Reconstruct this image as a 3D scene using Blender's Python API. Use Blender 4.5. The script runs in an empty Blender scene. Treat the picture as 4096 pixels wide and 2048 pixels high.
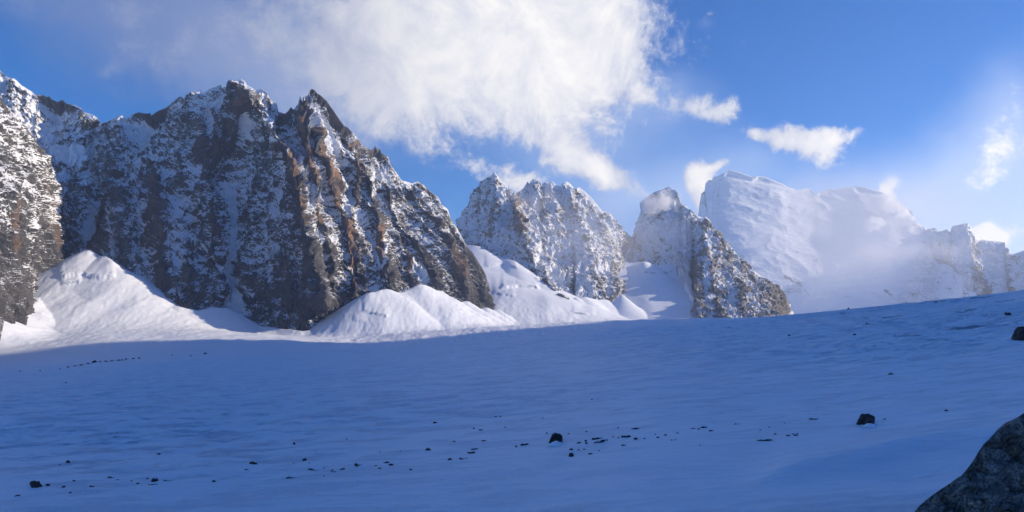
import bpy, math, random
import numpy as np
from mathutils import Vector

# ------------------------------------------------------------------ camera
F = 731.0            # focal length in picture widths /1024
CX, HY = 512.0, 350.0
sc = bpy.context.scene
col = sc.collection
cam_d = bpy.data.cameras.new("camera")
cam_d.sensor_width = 36.0
cam_d.lens = 36.0 * F / 1024.0
cam_d.shift_y = (HY - 256.0) / 1024.0
cam_d.clip_start = 0.5
cam_d.clip_end = 60000.0
cam = bpy.data.objects.new("camera", cam_d)
cam.rotation_euler = (math.radians(90), 0, 0)
cam.location = (0, 0, 0)
col.objects.link(cam)
sc.camera = cam

# ------------------------------------------------------------------ light
SUN_AZ, SUN_EL = math.radians(80.0), math.radians(19.0)
sun_d = bpy.data.lights.new("sun", 'SUN')
sun_d.energy = 5.0
sun_d.angle = math.radians(0.7)
sun_d.color = (1.0, 0.83, 0.62)
sun = bpy.data.objects.new("sun", sun_d)
sdir = Vector((math.sin(SUN_AZ) * math.cos(SUN_EL), math.cos(SUN_AZ) * math.cos(SUN_EL), math.sin(SUN_EL)))
sun.rotation_euler = sdir.to_track_quat('Z', 'Y').to_euler()
sun.location = (300, 100, 600)
col.objects.link(sun)

sc.view_settings.view_transform = 'Standard'
sc.view_settings.look = 'None'
sc.view_settings.gamma = 1.0
sc.view_settings.exposure = 0.4
sc.cycles.use_denoising = True
sc.cycles.volume_step_rate = 2.0
sc.cycles.volume_bounces = 8
sc.cycles.max_bounces = 10


class NT:
    """small helper to write node graphs"""
    def __init__(self, tree):
        self.t = tree
        tree.nodes.clear()

    def n(self, typ, **kw):
        nd = self.t.nodes.new(typ)
        for k, v in kw.items():
            setattr(nd, k, v)
        return nd

    def put(self, sock, v):
        if v is None:
            return
        if isinstance(v, bpy.types.NodeSocket):
            self.t.links.new(v, sock)
        else:
            sock.default_value = v

    def m(self, op, a, b=None, c=None, clamp=False):
        nd = self.n('ShaderNodeMath', operation=op, use_clamp=clamp)
        for i, v in enumerate((a, b, c)):
            self.put(nd.inputs[i], v)
        return nd.outputs[0]

    def vm(self, op, a, b=None, out=0):
        nd = self.n('ShaderNodeVectorMath', operation=op)
        self.put(nd.inputs[0], a)
        if b is not None:
            self.put(nd.inputs[1], b)
        return nd.outputs[out]

    def scale(self, a, s):
        nd = self.n('ShaderNodeVectorMath', operation='SCALE')
        self.put(nd.inputs[0], a)
        self.put(nd.inputs[3], s)
        return nd.outputs[0]

    def mr(self, v, a, b, c=0.0, d=1.0, smooth=True):
        nd = self.n('ShaderNodeMapRange', interpolation_type='SMOOTHSTEP' if smooth else 'LINEAR')
        for i, x in enumerate((v, a, b, c, d)):
            self.put(nd.inputs[i], x)
        return nd.outputs[0]

    def mix(self, f, a, b, blend='MIX'):
        nd = self.n('ShaderNodeMix', data_type='RGBA', blend_type=blend)
        self.put(nd.inputs[0], f)
        self.put(nd.inputs[6], a)
        self.put(nd.inputs[7], b)
        return nd.outputs[2]

    def noise(self, vec, scale, detail=4.0, rough=0.55, dist=0.0, typ='FBM', out=0):
        nd = self.n('ShaderNodeTexNoise', noise_type=typ)
        self.put(nd.inputs['Vector'], vec)
        nd.inputs['Scale'].default_value = scale
        nd.inputs['Detail'].default_value = detail
        nd.inputs['Roughness'].default_value = rough
        nd.inputs['Distortion'].default_value = dist
        return nd.outputs[out]

    def xyz(self, vec):
        nd = self.n('ShaderNodeSeparateXYZ')
        self.put(nd.inputs[0], vec)
        return nd.outputs

    def comb(self, x, y, z):
        nd = self.n('ShaderNodeCombineXYZ')
        for i, v in enumerate((x, y, z)):
            self.put(nd.inputs[i], v)
        return nd.outputs[0]

    def attr(self, name):
        return self.n('ShaderNodeAttribute', attribute_name=name).outputs['Fac']


# ------------------------------------------------------------------ sky
world = bpy.data.worlds.new("World")
sc.world = world
world.use_nodes = True
w = NT(world.node_tree)
sky = w.n('ShaderNodeTexSky', sky_type='NISHITA')
sky.sun_disc = False
sky.sun_elevation = SUN_EL
sky.sun_rotation = SUN_AZ
sky.altitude = 3000
sky.air_density = 1.0
sky.dust_density = 0.6
sky.ozone_density = 2.0
hs = w.n('ShaderNodeHueSaturation')
hs.inputs['Hue'].default_value = 0.512
hs.inputs['Saturation'].default_value = 1.5
hs.inputs['Value'].default_value = 1.30
w.t.links.new(sky.outputs[0], hs.inputs['Color'])
skycol = hs.outputs[0]
dirv = w.n('ShaderNodeTexCoord').outputs['Generated']
dx_, dy_, dz_ = w.xyz(dirv)
az = w.m('ARCTAN2', dx_, dy_)
el = w.m('ARCSINE', dz_)


def azel(px, py):
    x, z = (px - CX) / F, (HY - py) / F
    return math.atan2(x, 1.0), math.atan2(z, math.hypot(x, 1.0))


# coordinates warped by noise so that the cloud outlines billow
n1 = w.noise(dirv, 6.0, 8.0, 0.62, out=1)
warp = w.scale(w.vm('SUBTRACT', n1, (0.5, 0.5, 0.5)), 0.065)
wx, wy, wz = w.xyz(warp)
azw = w.m('ADD', az, wx)
elw = w.m('ADD', el, wz)


def blob(px, py, rx, ry, rot, amp):
    """soft elliptical cloud mass centred on a direction; radii in degrees-ish picture units"""
    a0, e0 = azel(px, py)
    s = 1.0 / F
    c, sn = math.cos(math.radians(rot)), math.sin(math.radians(rot))
    da = w.m('SUBTRACT', azw, a0)
    de = w.m('SUBTRACT', elw, e0)
    u = w.m('ADD', w.m('MULTIPLY', da, c / (rx * s)), w.m('MULTIPLY', de, sn / (rx * s)))
    v = w.m('ADD', w.m('MULTIPLY', da, -sn / (ry * s)), w.m('MULTIPLY', de, c / (ry * s)))
    r2 = w.m('ADD', w.m('MULTIPLY', u, u), w.m('MULTIPLY', v, v))
    return w.m('MULTIPLY', w.m('EXPONENT', w.m('MULTIPLY', r2, -1.0)), amp)


def total(lst):
    t = None
    for b in lst:
        g = blob(*b)
        t = g if t is None else w.m('ADD', t, g)
    return t


thick = total([
    (490, 0, 150, 60, 0, 1.25), (572, 45, 64, 60, 0, 1.35), (380, 92, 78, 44, -8, 0.95), (535, 92, 80, 45, 0, .7), (450, 50, 90, 40, 0, .5),
    (130, 30, 170, 45, 0, .62), (330, 40, 120, 50, -12, .7),
    (515, 176, 34, 14, 0, 0.72), (598, 172, 60, 14, -30, 1.0), (560, 150, 50, 14, -20, .45),
    (704, 108, 38, 15, -10, 0.85), (800, 146, 42, 16, -14, 1.05), (758, 138, 18, 8, -30, .6), (850, 138, 12, 6, 0, 0.6),
    (700, 180, 13, 16, 25, 1.1), (702, 205, 10, 16, 0, 1.), (716, 170, 14, 6, 15, .8), (893, 185, 9, 12, -50, 0.6),
    (983, 236, 17, 11, -30, 1.4), (889, 196, 9, 5, -35, 0.9), (1000, 225, 26, 10, 0, .4),
    (368, 128, 25, 14, 0, 0.30), (440, 150, 60, 12, -20, 0.30), (640, 95, 18, 8, -30, 0.35), (670, 150, 50, 15, 0, .15), (1008, 118, 26, 26, 0, .45), (1000, 170, 34, 16, 20, .30),
])
thin = total([
    (200, 30, 190, 62, -8, 1.3), (300, 80, 90, 50, 0, 0.5), (560, 125, 160, 60, 0, 0.75), (760, 185, 150, 40, 0, 0.6),
    (1015, 125, 60, 70, 0, .9), (985, 215, 110, 40, 0, 1.0), (1060, 240, 120, 60, 0, 1.2), (660, 90, 60, 30, 0, .35),
    (710, 25, 14, 5, 0, .4), (640, 210, 100, 30, 0, .5),
])
nz1 = w.noise(dirv, 12.0, 10.0, 0.66, 0.5)
nz2 = w.noise(w.vm('ADD', dirv, (3.1, 1.7, 0.4)), 4.5, 6.0, 0.55, 0.2)
nz3 = w.noise(dirv, 42.0, 6.0, 0.68, 0.3)
thick_d = w.m('ADD', w.m('ADD', thick, w.m('MULTIPLY', w.m('SUBTRACT', nz3, 0.5), 1.1)), w.m('MULTIPLY', w.m('SUBTRACT', nz1, 0.5), w.mr(thick, 0.0, 0.35, 0.7, 2.0)))
leftness = w.mr(az, -0.02, -0.32)
thick_a = w.mr(thick_d, 0.27, w.m('ADD', 0.80, w.m('MULTIPLY', leftness, 0.75)))
thin_d = w.m('ADD', thin, w.m('MULTIPLY', w.m('SUBTRACT', nz2, 0.5), 1.1))
thin_a = w.m('MULTIPLY', w.mr(thin_d, 0.15, 1.4), 0.62)
# billows: each lump is brighter on the side of the sun
nzs = w.noise(w.vm('ADD', dirv, (0.018, 0.004, 0.012)), 12.0, 10.0, 0.66, 0.5)
lit = w.m('ADD', 0.5, w.m('MULTIPLY', w.m('SUBTRACT', nz1, nzs), 2.6), clamp=True)
tow = w.mr(az, -0.45, 0.0, smooth=False)
S = 9.4  # background strength 0.1, so radiances are ten times the picture's
thin_c = w.mix(tow, (0.22 * S, 0.27 * S, 0.45 * S, 1), (0.60 * S, 0.70 * S, 0.90 * S, 1))
core = w.mr(thick_d, 0.4, 1.4)
bright = w.m('ADD', w.m('MULTIPLY', core, 0.50), w.m('MULTIPLY', lit, 0.52), clamp=True)
lc = w.mix(bright, (0.36 * S, 0.41 * S, 0.58 * S, 1), (0.90 * S, 0.87 * S, 0.83 * S, 1))
dc = w.mix(bright, (0.17 * S, 0.22 * S, 0.40 * S, 1), (0.38 * S, 0.41 * S, 0.52 * S, 1))
thick_c = w.mix(w.mr(az, -0.36, -0.02), dc, lc)
nearsun = w.mr(az, 0.28, 0.6, smooth=True)
thick_c = w.mix(w.m('MULTIPLY', nearsun, 0.75), thick_c, (1.0 * S, 0.97 * S, 0.92 * S, 1))
c1 = w.mix(thin_a, skycol, thin_c)
c2 = w.mix(thick_a, c1, thick_c)
bg = w.n('ShaderNodeBackground')
bg.inputs['Strength'].default_value = 0.1
w.t.links.new(c2, bg.inputs['Color'])
wo = w.n('ShaderNodeOutputWorld')
w.t.links.new(bg.outputs[0], wo.inputs['Surface'])

# ------------------------------------------------------------------ noise
rng = np.random.default_rng(7)
PERM = rng.permutation(256)
PERM = np.concatenate([PERM, PERM]).astype(np.int32)
G = rng.normal(size=(256, 3))
G /= np.linalg.norm(G, axis=1)[:, None]
G = G.astype(np.float32)


def pn(x, y, z):
    x = x.astype(np.float32); y = y.astype(np.float32); z = z.astype(np.float32)
    xf, yf, zf = np.floor(x), np.floor(y), np.floor(z)
    xi, yi, zi = xf.astype(np.int32) & 255, yf.astype(np.int32) & 255, zf.astype(np.int32) & 255
    x, y, z = x - xf, y - yf, z - zf
    u, v, q = x * x * x * (x * (x * 6 - 15) + 10), y * y * y * (y * (y * 6 - 15) + 10), z * z * z * (z * (z * 6 - 15) + 10)
    out = 0
    for i in (0, 1):
        wu = u if i else 1 - u
        pi = PERM[(xi + i) & 255]
        for j in (0, 1):
            wv = v if j else 1 - v
            pj = PERM[(pi + yi + j) & 255]
            for k in (0, 1):
                wq = q if k else 1 - q
                g = G[PERM[(pj + zi + k) & 255]]
                out = out + wu * wv * wq * (g[..., 0] * (x - i) + g[..., 1] * (y - j) + g[..., 2] * (z - k))
    return out * 1.6


def fbm(x, y, z, lam, octs, gain=0.5, ridged=False, off=0.0):
    s, a, r = 1.0 / lam, 1.0, 0
    for o in range(octs):
        n = pn(x * s + off + o * 17.3, y * s + 5.1 * o + off, z * s - 3.7 * o)
        if ridged:
            n = 0.5 - 2 * np.abs(n)
        r = r + a * n
        a *= gain
        s *= 2.03
    return r


def facets(x, y, z, lam, seed=0, tiltamp=0.9):
    """angular blocks: every cell of rock has its own tilted plane, with steps between neighbours"""
    x, y, z = (np.asarray(q / lam, np.float32) for q in (x, y, z))
    x0, y0, z0 = (np.floor(q - 0.5) for q in (x, y, z))
    best = np.full(x.shape, 1e9, np.float32)
    val = np.zeros(x.shape, np.float32)
    for i in (0, 1):
        for j in (0, 1):
            for k in (0, 1):
                cx, cy, cz = x0 + i, y0 + j, z0 + k
                h = PERM[(PERM[(PERM[(cx.astype(np.int32) + seed) & 255] + cy.astype(np.int32)) & 255] + cz.astype(np.int32)) & 255]
                g = G[h]
                g2 = G[(h * 7 + 31) & 255]
                ddx, ddy, ddz = x - cx - 0.5 - g[..., 0] * .42, y - cy - 0.5 - g[..., 1] * .42, z - cz - 0.5 - g[..., 2] * .42
                d = ddx * ddx + ddy * ddy + ddz * ddz
                v = g2[..., 0] * 0.35 + tiltamp * (g2[..., 0] * ddx + g2[..., 1] * ddy + g2[..., 2] * ddz)
                c = d < best
                val = np.where(c, v, val)
                best = np.where(c, d, best)
    return val


def smooth(a, b, x):
    t = np.clip((x - a) / (b - a), 0, 1)
    return t * t * (3 - 2 * t)


def interp(pts, x):
    p = np.array(sorted(pts), dtype=float)
    return np.interp(x, p[:, 0], p[:, 1])


def gblur(a, sig):
    k = int(max(1, 3 * sig))
    ker = np.exp(-0.5 * (np.arange(-k, k + 1) / sig) ** 2)
    return np.convolve(np.pad(a, k, mode='edge'), ker / ker.sum(), mode='valid')


def world_of(px, py, Y):
    return (px - CX) / F * Y, Y, (HY - py) / F * Y


# ------------------------------------------------------------------ meshes
def grid_mesh(name, X, Y, Z, mat, attrs=None, flip=False):
    r, c = X.shape
    me = bpy.data.meshes.new(name)
    co = np.stack([X, Y, Z], -1).reshape(-1, 3).astype(np.float32)
    me.vertices.add(r * c)
    me.vertices.foreach_set('co', co.ravel())
    i = np.arange((r - 1) * c).reshape(r - 1, c)[:, :-1].ravel()
    q = np.stack([i, i + 1, i + c + 1, i + c], -1) if flip else np.stack([i, i + c, i + c + 1, i + 1], -1)
    nf = len(q)
    me.loops.add(nf * 4)
    me.loops.foreach_set('vertex_index', q.ravel().astype(np.int32))
    me.polygons.add(nf)
    me.polygons.foreach_set('loop_start', (np.arange(nf) * 4).astype(np.int32))
    me.polygons.foreach_set('loop_total', np.full(nf, 4, np.int32))
    me.polygons.foreach_set('use_smooth', np.ones(nf, bool))
    for k, v in (attrs or {}).items():
        a = me.attributes.new(k, 'FLOAT', 'POINT')
        a.data.foreach_set('value', v.astype(np.float32).ravel())
    me.materials.append(mat)
    me.update()
    o = bpy.data.objects.new(name, me)
    col.objects.link(o)
    return o


def tag(o, label, cat=None, group=None, kind=None):
    o['label'] = label
    if cat: o['category'] = cat
    if group: o['group'] = group
    if kind: o['kind'] = kind
    return o


def normals(X, Y, Z):
    P = np.stack([X, Y, Z], -1)
    du = np.gradient(P, axis=1)
    dv = np.gradient(P, axis=0)
    n = np.cross(dv, du)
    n /= np.maximum(np.linalg.norm(n, axis=-1, keepdims=True), 1e-9)
    # point to the camera side
    s = np.sign(-(n * P).sum(-1, keepdims=True))
    s[s == 0] = 1
    return n, s


def blur(a, k):
    for _ in range(2):
        for ax in (0, 1):
            p = np.pad(a, [(k, k) if i == ax else (0, 0) for i in range(2)], mode='edge')
            cs = np.cumsum(p, axis=ax)
            cs = np.concatenate([np.zeros_like(np.take(cs, [0], axis=ax)), cs], axis=ax)
            n = a.shape[ax]
            a = (np.take(cs, range(2 * k + 1, 2 * k + 1 + n), axis=ax) - np.take(cs, range(0, n), axis=ax)) / (2 * k + 1)
    return a


# ------------------------------------------------------------------ materials
def rock_material(name, dark, light, rust, snow_c, bump=1.0, scale=1.0):
    m = bpy.data.materials.new(name)
    m.use_nodes = True
    t = NT(m.node_tree)
    pos = t.n('ShaderNodeNewGeometry').outputs['Position']
    sn = t.attr('snow')
    ru = t.attr('rust')
    nf = t.noise(pos, 0.36 * scale, 8.0, 0.75)
    nc = t.noise(pos, 0.02 * scale, 5.0, 0.6)
    ns = t.noise(t.vm('MULTIPLY', pos, (1.0, 1.0, 0.35)), 0.35 * scale, 5.0, 0.7)
    rock = t.mix(t.mr(nc, 0.35, 0.65), dark, light)
    rock = t.mix(t.mr(ns, 0.45, 0.75), rock, tuple(c * 1.7 for c in light[:3]) + (1,))
    rock = t.mix(t.mr(nf, 0.5, 0.3, 0, 0.7), rock, tuple(c * 0.45 for c in dark[:3]) + (1,))
    rock = t.mix(t.m('MULTIPLY', ru, t.mr(nf, 0.3, 0.6, 0.4, 1.0), clamp=True), rock, rust)
    f = t.m('ADD', sn, t.m('MULTIPLY', t.m('SUBTRACT', nf, 0.5), 2.6))
    f = t.mr(f, 0.40, 0.64)
    c = t.mix(f, rock, snow_c)
    b = t.n('ShaderNodeBump')
    b.inputs['Strength'].default_value = 0.9 * bump
    b.inputs['Distance'].default_value = 2.0 / scale
    hgt = t.m('ADD', nf, t.m('MULTIPLY', ns, 0.6))
    t.put(b.inputs['Height'], hgt)
    bs = t.n('ShaderNodeBsdfPrincipled')
    t.put(bs.inputs['Base Color'], c)
    t.put(bs.inputs['Roughness'], t.mr(f, 0, 1, 0.85, 0.6))
    bs.inputs['Specular IOR Level'].default_value = 0.25
    t.put(bs.inputs['Normal'], b.outputs[0])
    o = t.n('ShaderNodeOutputMaterial')
    t.t.links.new(bs.outputs[0], o.inputs[0])
    return m


SNOW = (0.82, 0.86, 0.93, 1)
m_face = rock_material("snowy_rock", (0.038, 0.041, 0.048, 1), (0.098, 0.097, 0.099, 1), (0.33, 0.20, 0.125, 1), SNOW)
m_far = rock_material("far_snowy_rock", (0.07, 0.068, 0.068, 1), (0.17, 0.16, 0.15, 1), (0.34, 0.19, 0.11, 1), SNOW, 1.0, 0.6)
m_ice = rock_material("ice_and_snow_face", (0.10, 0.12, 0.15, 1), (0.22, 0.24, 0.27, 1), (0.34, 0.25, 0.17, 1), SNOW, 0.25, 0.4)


def snow_material():
    m = bpy.data.materials.new("glacier_snow")
    m.use_nodes = True
    t = NT(m.node_tree)
    pos = t.n('ShaderNodeNewGeometry').outputs['Position']
    ice = t.attr('ice')
    dirt = t.attr('dirt')
    stretched = t.vm('MULTIPLY', pos, (0.35, 1.0, 1.0))
    n1 = t.noise(stretched, 0.9, 6.0, 0.6)
    n2 = t.noise(stretched, 0.05, 5.0, 0.6)
    n3 = t.noise(pos, 0.25, 7.0, 0.65)
    c = t.mix(t.mr(n2, 0.35, 0.7, 0, 0.5), SNOW, (0.72, 0.79, 0.90, 1))
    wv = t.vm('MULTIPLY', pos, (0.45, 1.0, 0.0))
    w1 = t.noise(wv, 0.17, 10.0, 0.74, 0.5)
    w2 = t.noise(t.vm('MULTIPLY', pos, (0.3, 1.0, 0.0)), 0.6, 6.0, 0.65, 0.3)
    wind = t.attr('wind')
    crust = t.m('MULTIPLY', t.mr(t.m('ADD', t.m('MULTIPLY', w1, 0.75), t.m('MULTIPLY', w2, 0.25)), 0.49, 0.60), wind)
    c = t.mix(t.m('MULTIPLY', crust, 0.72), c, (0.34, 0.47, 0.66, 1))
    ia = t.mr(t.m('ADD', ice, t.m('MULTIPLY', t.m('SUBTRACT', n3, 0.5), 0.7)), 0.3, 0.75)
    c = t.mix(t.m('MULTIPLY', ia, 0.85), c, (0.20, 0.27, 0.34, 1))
    da = t.mr(t.m('ADD', dirt, t.m('MULTIPLY', t.m('SUBTRACT', n3, 0.5), 1.0)), 0.45, 0.6)
    c = t.mix(da, c, (0.07, 0.06, 0.055, 1))
    b = t.n('ShaderNodeBump')
    b.inputs['Strength'].default_value = 0.55
    b.inputs['Distance'].default_value = 0.45
    t.put(b.inputs['Height'], t.m('ADD', n1, t.m('MULTIPLY', crust, -2.0)))
    bs = t.n('ShaderNodeBsdfPrincipled')
    t.put(bs.inputs['Base Color'], c)
    bs.inputs['Roughness'].default_value = 0.55
    bs.inputs['Specular IOR Level'].default_value = 0.3
    t.put(bs.inputs['Normal'], b.outputs[0])
    o = t.n('ShaderNodeOutputMaterial')
    t.t.links.new(bs.outputs[0], o.inputs[0])
    return m


m_snow = snow_material()

# ------------------------------------------------------------------ mountains
def face(name, xr, step, rows, crest, foot, dcrest, dfoot, ribs, noise, mat, snow0, paints,
         strata=(0.0, 0.0), curve=1.0, back=500.0, crestkeep=5.0, sk=1.5, skirt=(25, 90), facet=19.0, hlines=(), lean=lambda U: 0.0 * U):
    """mountain wall from its traced crest line down to its foot. px/py give directions, dcrest/dfoot real distances."""
    xs = np.arange(xr[0], xr[1], step)
    nb = 24
    vv = np.linspace(0, 1, rows)
    yc, yf = interp(crest, xs), interp(foot, xs)
    yf = np.maximum(yf, yc + 2)
    Yc, Yf = interp(dcrest, xs), interp(dfoot, xs)
    U = np.broadcast_to(xs, (rows, len(xs))).copy()
    V = np.broadcast_to(vv[:, None], U.shape)
    PY = yc + (yf - yc) * V
    ycb, yfb = gblur(yc, 12 / step), gblur(yf, 12 / step)
    Vs = np.clip((PY - ycb) / np.maximum(yfb - ycb, 25), -0.35, 1.25)
    Vs = np.sign(Vs) * np.abs(Vs) ** curve
    D = gblur(Yc, 12 / step) + (gblur(Yf, 12 / step) - gblur(Yc, 12 / step)) * Vs
    keep = smooth(0, crestkeep, PY - yc)         # relief fades in below the skyline
    for pts, wl, wr, amp in ribs:
        p = np.array(sorted(pts, key=lambda q: q[1]), float)
        xr_ = np.interp(PY, p[:, 1], p[:, 0])
        wob = pn(PY / 9.0, PY * 0 + p[0, 0], PY * 0) * 2.0
        dx = U - xr_ - wob
        e = np.where(dx < 0, np.exp(-np.abs(dx) / wl), np.exp(-np.abs(dx) / wr))
        ends = smooth(p[0, 1] - 8, p[0, 1] + 12, PY) * (1 - smooth(p[-1, 1] - 4, p[-1, 1] + 14, PY))
        D = D - 1.35 * amp * e * ends * (0.25 + 0.75 * keep)
    X, Y, Z = world_of(U, PY, D)
    n, s = normals(blur(X, 6), blur(Y, 6), blur(Z, 6))
    n = n * s
    disp = 0
    Xs = X + lean(U) * Z
    for lam, amp, oc, vert, ridged in noise:
        disp = disp + amp * fbm(Xs, Y, Z * vert, lam, oc, 0.5, ridged, off=lam * 0.37)
    fq = max(facet, 1.0) * .7
    wxp = 0.35 * facet * pn(X / fq, Y / fq, Z / fq)
    if facet > 0.1:
        disp = disp + facet * 0.34 * facets(Xs + wxp, Y, Z * 0.45 + wxp, facet) + facet * 0.16 * facets(X + wxp, Y, Z * 0.75, facet * 0.4, 9)
    if strata[1]:
        tilt, sa = strata[0], strata[1]
        ct, st = math.cos(math.radians(tilt)), math.sin(math.radians(tilt))
        for lam in (23.0, 9.0):
            q = (Z * ct - X * st + 0.25 * Y + 22 * fbm(X, Y, Z, 60.0, 4)) / lam
            fr = q - np.floor(q)
            saw = np.where(fr < 0.75, fr / 0.75, (1 - fr) / 0.25) - 0.5
            disp = disp - sa * lam * 0.13 * saw * (0.5 + 0.8 * np.clip(1.5 * fbm(X, Y, Z, 60.0, 2, off=9.0) + 0.2, 0, 1))
    k = 0.04 + 0.96 * keep
    X = X + n[..., 0] * disp * k
    Y = Y + n[..., 1] * disp * k
    Z = Z + n[..., 2] * disp * k
    n2, s2 = normals(X, Y, Z)
    nz = (n2 * s2)[..., 2]
    nzb = blur(nz, 5)
    # hollows catch snow
    cav = blur(Y, 8) - Y
    snow = snow0(U, PY) + sk * (nz - 0.42) * 0.55 + sk * (nzb - 0.42) * 0.5 - 0.022 * np.clip(cav, -9, 9) - 0.012 * np.clip(blur(Y, 22) - Y, -14, 14) + 0.16 * fbm(X, Y, Z, 70.0, 3, off=3.0)
    snow = snow - 0.35 * (1 - keep)
    rust = np.zeros_like(U)
    for pts, wd, amp in hlines:
        p = np.array(sorted(pts), float)
        yy = np.interp(U, p[:, 0], p[:, 1]) + 0.9 * pn(U / 5.0, U * 0 + p[0, 1], U * 0) + 0.5 * pn(U / 1.7, U * 0 + p[0, 1], U * 0)
        brk = np.clip(0.65 + 1.5 * pn(U / 9.0, U * 0 + p[0, 0], U * 0), 0, 1)
        snow = snow - amp * np.exp(-((PY - yy) / wd) ** 2) * smooth(p[0, 0] - 1, p[0, 0] + 2, U) * smooth(p[-1, 0] + 1, p[-1, 0] - 2, U) * brk
    for kind, pts, wd, amp in paints:
        p = np.array(sorted(pts, key=lambda q: q[1]), float)
        xr_ = np.interp(PY, p[:, 1], p[:, 0])
        wid = np.interp(PY, p[:, 1], p[:, 2]) if p.shape[1] > 2 else wd
        wob = pn(PY / 6.0, PY * 0 + p[0, 0] * 1.3, PY * 0) * 0.8
        if kind == 'rust':
            wid = wid * (0.62 + 0.5 * pn(PY / 4.0, PY * 0 + p[0, 0], X / 30.0))
        e = smooth(1.5, 0.4 if kind == 'rust' else 0.65, np.abs(U - xr_ - wob) / np.maximum(wid, .3))
        e = e * smooth(p[0, 1] - 2, p[0, 1] + 1.5, PY) * (1 - smooth(p[-1, 1] - 1.5, p[-1, 1] + 2, PY))
        if kind == 'snow':
            snow = snow + amp * e
        else:
            rust = np.maximum(rust, amp * e * np.clip(0.75 + 0.9 * fbm(X, Y, Z, 25.0, 3, off=6.0), 0, 1))
            snow = snow - 0.5 * amp * e
    # far side of the crest, going down and away
    tb = np.linspace(1, 0, nb, endpoint=False)[:, None] ** 1.6 * back
    c0 = slice(0, 1)
    XB = X[c0] * (1 + tb / Y[c0])
    YB = Y[c0] + tb
    ZB = Z[c0] - tb * (0.75 + 0.25 * pn(XB / 90.0, YB / 90.0, YB * 0)) - back * .006 * (tb > 0)
    ext = lambda a: np.concatenate([np.broadcast_to(a[0:1], (nb, a.shape[1])), a], 0)
    # buried skirt
    X, Y, Z = (np.concatenate([b, a], 0) for a, b in ((X, XB), (Y, YB), (Z, ZB)))
    X, Y, Z = (np.concatenate([a, q], 0) for a, q in ((X, X[-1:]), (Y, Y[-1:] - skirt[0]), (Z, Z[-1:] - skirt[1])))
    snow, rust = ext(snow), ext(rust)
    snow = np.concatenate([snow, snow[-1:]], 0)
    rust = np.concatenate([rust, rust[-1:]], 0)
    o = grid_mesh(name, X, Y, Z, mat, {'snow': snow, 'rust': rust}, flip=False)
    return o


NOISE = [(240.0, 20.0, 2, 0.35, True), (80.0, 18.0, 3, 0.35, True), (26.0, 4.8, 4, 0.6, True)]

main_crest = [(-80, 20), (-30, 55), (0, 70), (5.8, 76.4), (10, 78), (14.8, 78.7), (21, 85), (25.6, 87.8), (31, 91.1), (35, 94.6), (43.5, 95), (47, 97), (49, 95.8),
    (51.6, 99), (57.5, 101.6), (62.3, 99.3), (66, 103.2), (72.2, 104.7), (75.3, 105.3), (82.3, 109), (83.5, 112), (88, 113), (93.2, 114.8), (97.8, 118),
    (101, 123.4), (103.3, 123), (110, 121), (116.5, 116.8), (121.9, 114.6), (123.4, 116.8), (129.7, 117), (132.8, 114), (139, 112), (145, 113.5), (149.8, 112.6),
    (151, 115.2), (158.4, 110.2), (166, 107.5), (173, 101.6), (178.6, 96.6), (182, 96.6), (183.6, 99.3), (188.7, 93.4), (194, 93.5), (199.8, 89.8), (203, 93.5),
    (210, 88.8), (216, 86.5), (220.5, 84.6), (222, 88.4), (231, 83.4), (240.8, 78.9), (244.3, 80.7), (247.4, 85), (252.8, 88), (256, 90.4), (262, 88.6), (267.5, 92.7),
    (270.3, 99.7), (276.9, 103.2), (278.4, 111.3), (284.6, 113.7), (287.7, 111.3), (290.8, 106.8), (293.6, 109.6), (298.2, 103.6), (299.2, 98), (300, 95.6), (301.3, 99), (302.9, 102.8),
    (305.2, 96.6), (307.9, 95.4), (310.6, 88.4), (314.9, 89.8), (317, 93), (320, 94.6), (327.3, 101.2), (332, 108.2), (337.4, 116), (344.4, 125.3), (348, 127), (351.4, 130.7),
    (357.6, 137.7), (363, 145.5), (369.3, 149), (372, 150.2), (374, 147.5), (375.2, 145.6), (377.6, 149.8), (379.9, 147.7), (381.4, 153), (388, 156.8), (391.1, 165.4), (396.6, 172.4),
    (401.2, 180.1), (409, 182.4), (412, 183.4), (417.5, 181.3), (424.5, 185.6), (430.7, 191.8), (438.5, 197.2), (441.6, 204.2), (447.8, 209.6), (450.2, 217.4), (454.8, 225),
    (457.9, 229), (466.5, 245.2), (474.2, 254.5), (482, 267), (486.6, 276.2), (489.8, 287.9), (494.8, 301.9), (496.5, 312), (498, 330), (520, 380)]
main_foot = [(-80, 290), (0, 285), (52, 284), (56, 264), (63, 266), (70, 271), (73, 268), (80.7, 259), (86, 256), (93.2, 259), (104.8, 260), (108.7, 263), (113.7, 266), (115.7, 276),
    (118.8, 284), (121, 294), (128, 301), (135, 309), (143.6, 315), (151.4, 317), (159, 317), (169.3, 312), (174.7, 310), (184.8, 312), (200, 313), (214, 310), (225.6, 311),
    (233.4, 315), (246.6, 322), (257, 328), (283, 333), (303, 335), (321, 333), (335, 330), (345, 328), (352, 321), (356, 317), (360, 310), (365.5, 302), (367, 297), (375.6, 295),
    (388, 292), (395, 295), (402.8, 296), (411.3, 292), (418.3, 288), (424.5, 289), (435.4, 294), (440, 294), (447, 300), (452.5, 304), (461, 306), (467.2, 304), (474.2, 309),
    (480.4, 312), (485, 310), (492.9, 314), (497, 314), (520, 400)]
main_dc = [(-80, 1900), (0, 1930), (100, 1950), (160, 1930), (240, 1830), (285, 1790), (310, 1780), (360, 1900), (410, 2020), (460, 2100), (520, 2150)]
main_df = [(-80, 1600), (0, 1590), (60, 1560), (100, 1550), (120, 1500), (160, 1450), (200, 1480), (230, 1540), (262, 1520), (300, 1480), (325, 1500), (350, 1550), (400, 1680), (450, 1850), (500, 1990), (520, 2010)]
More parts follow.
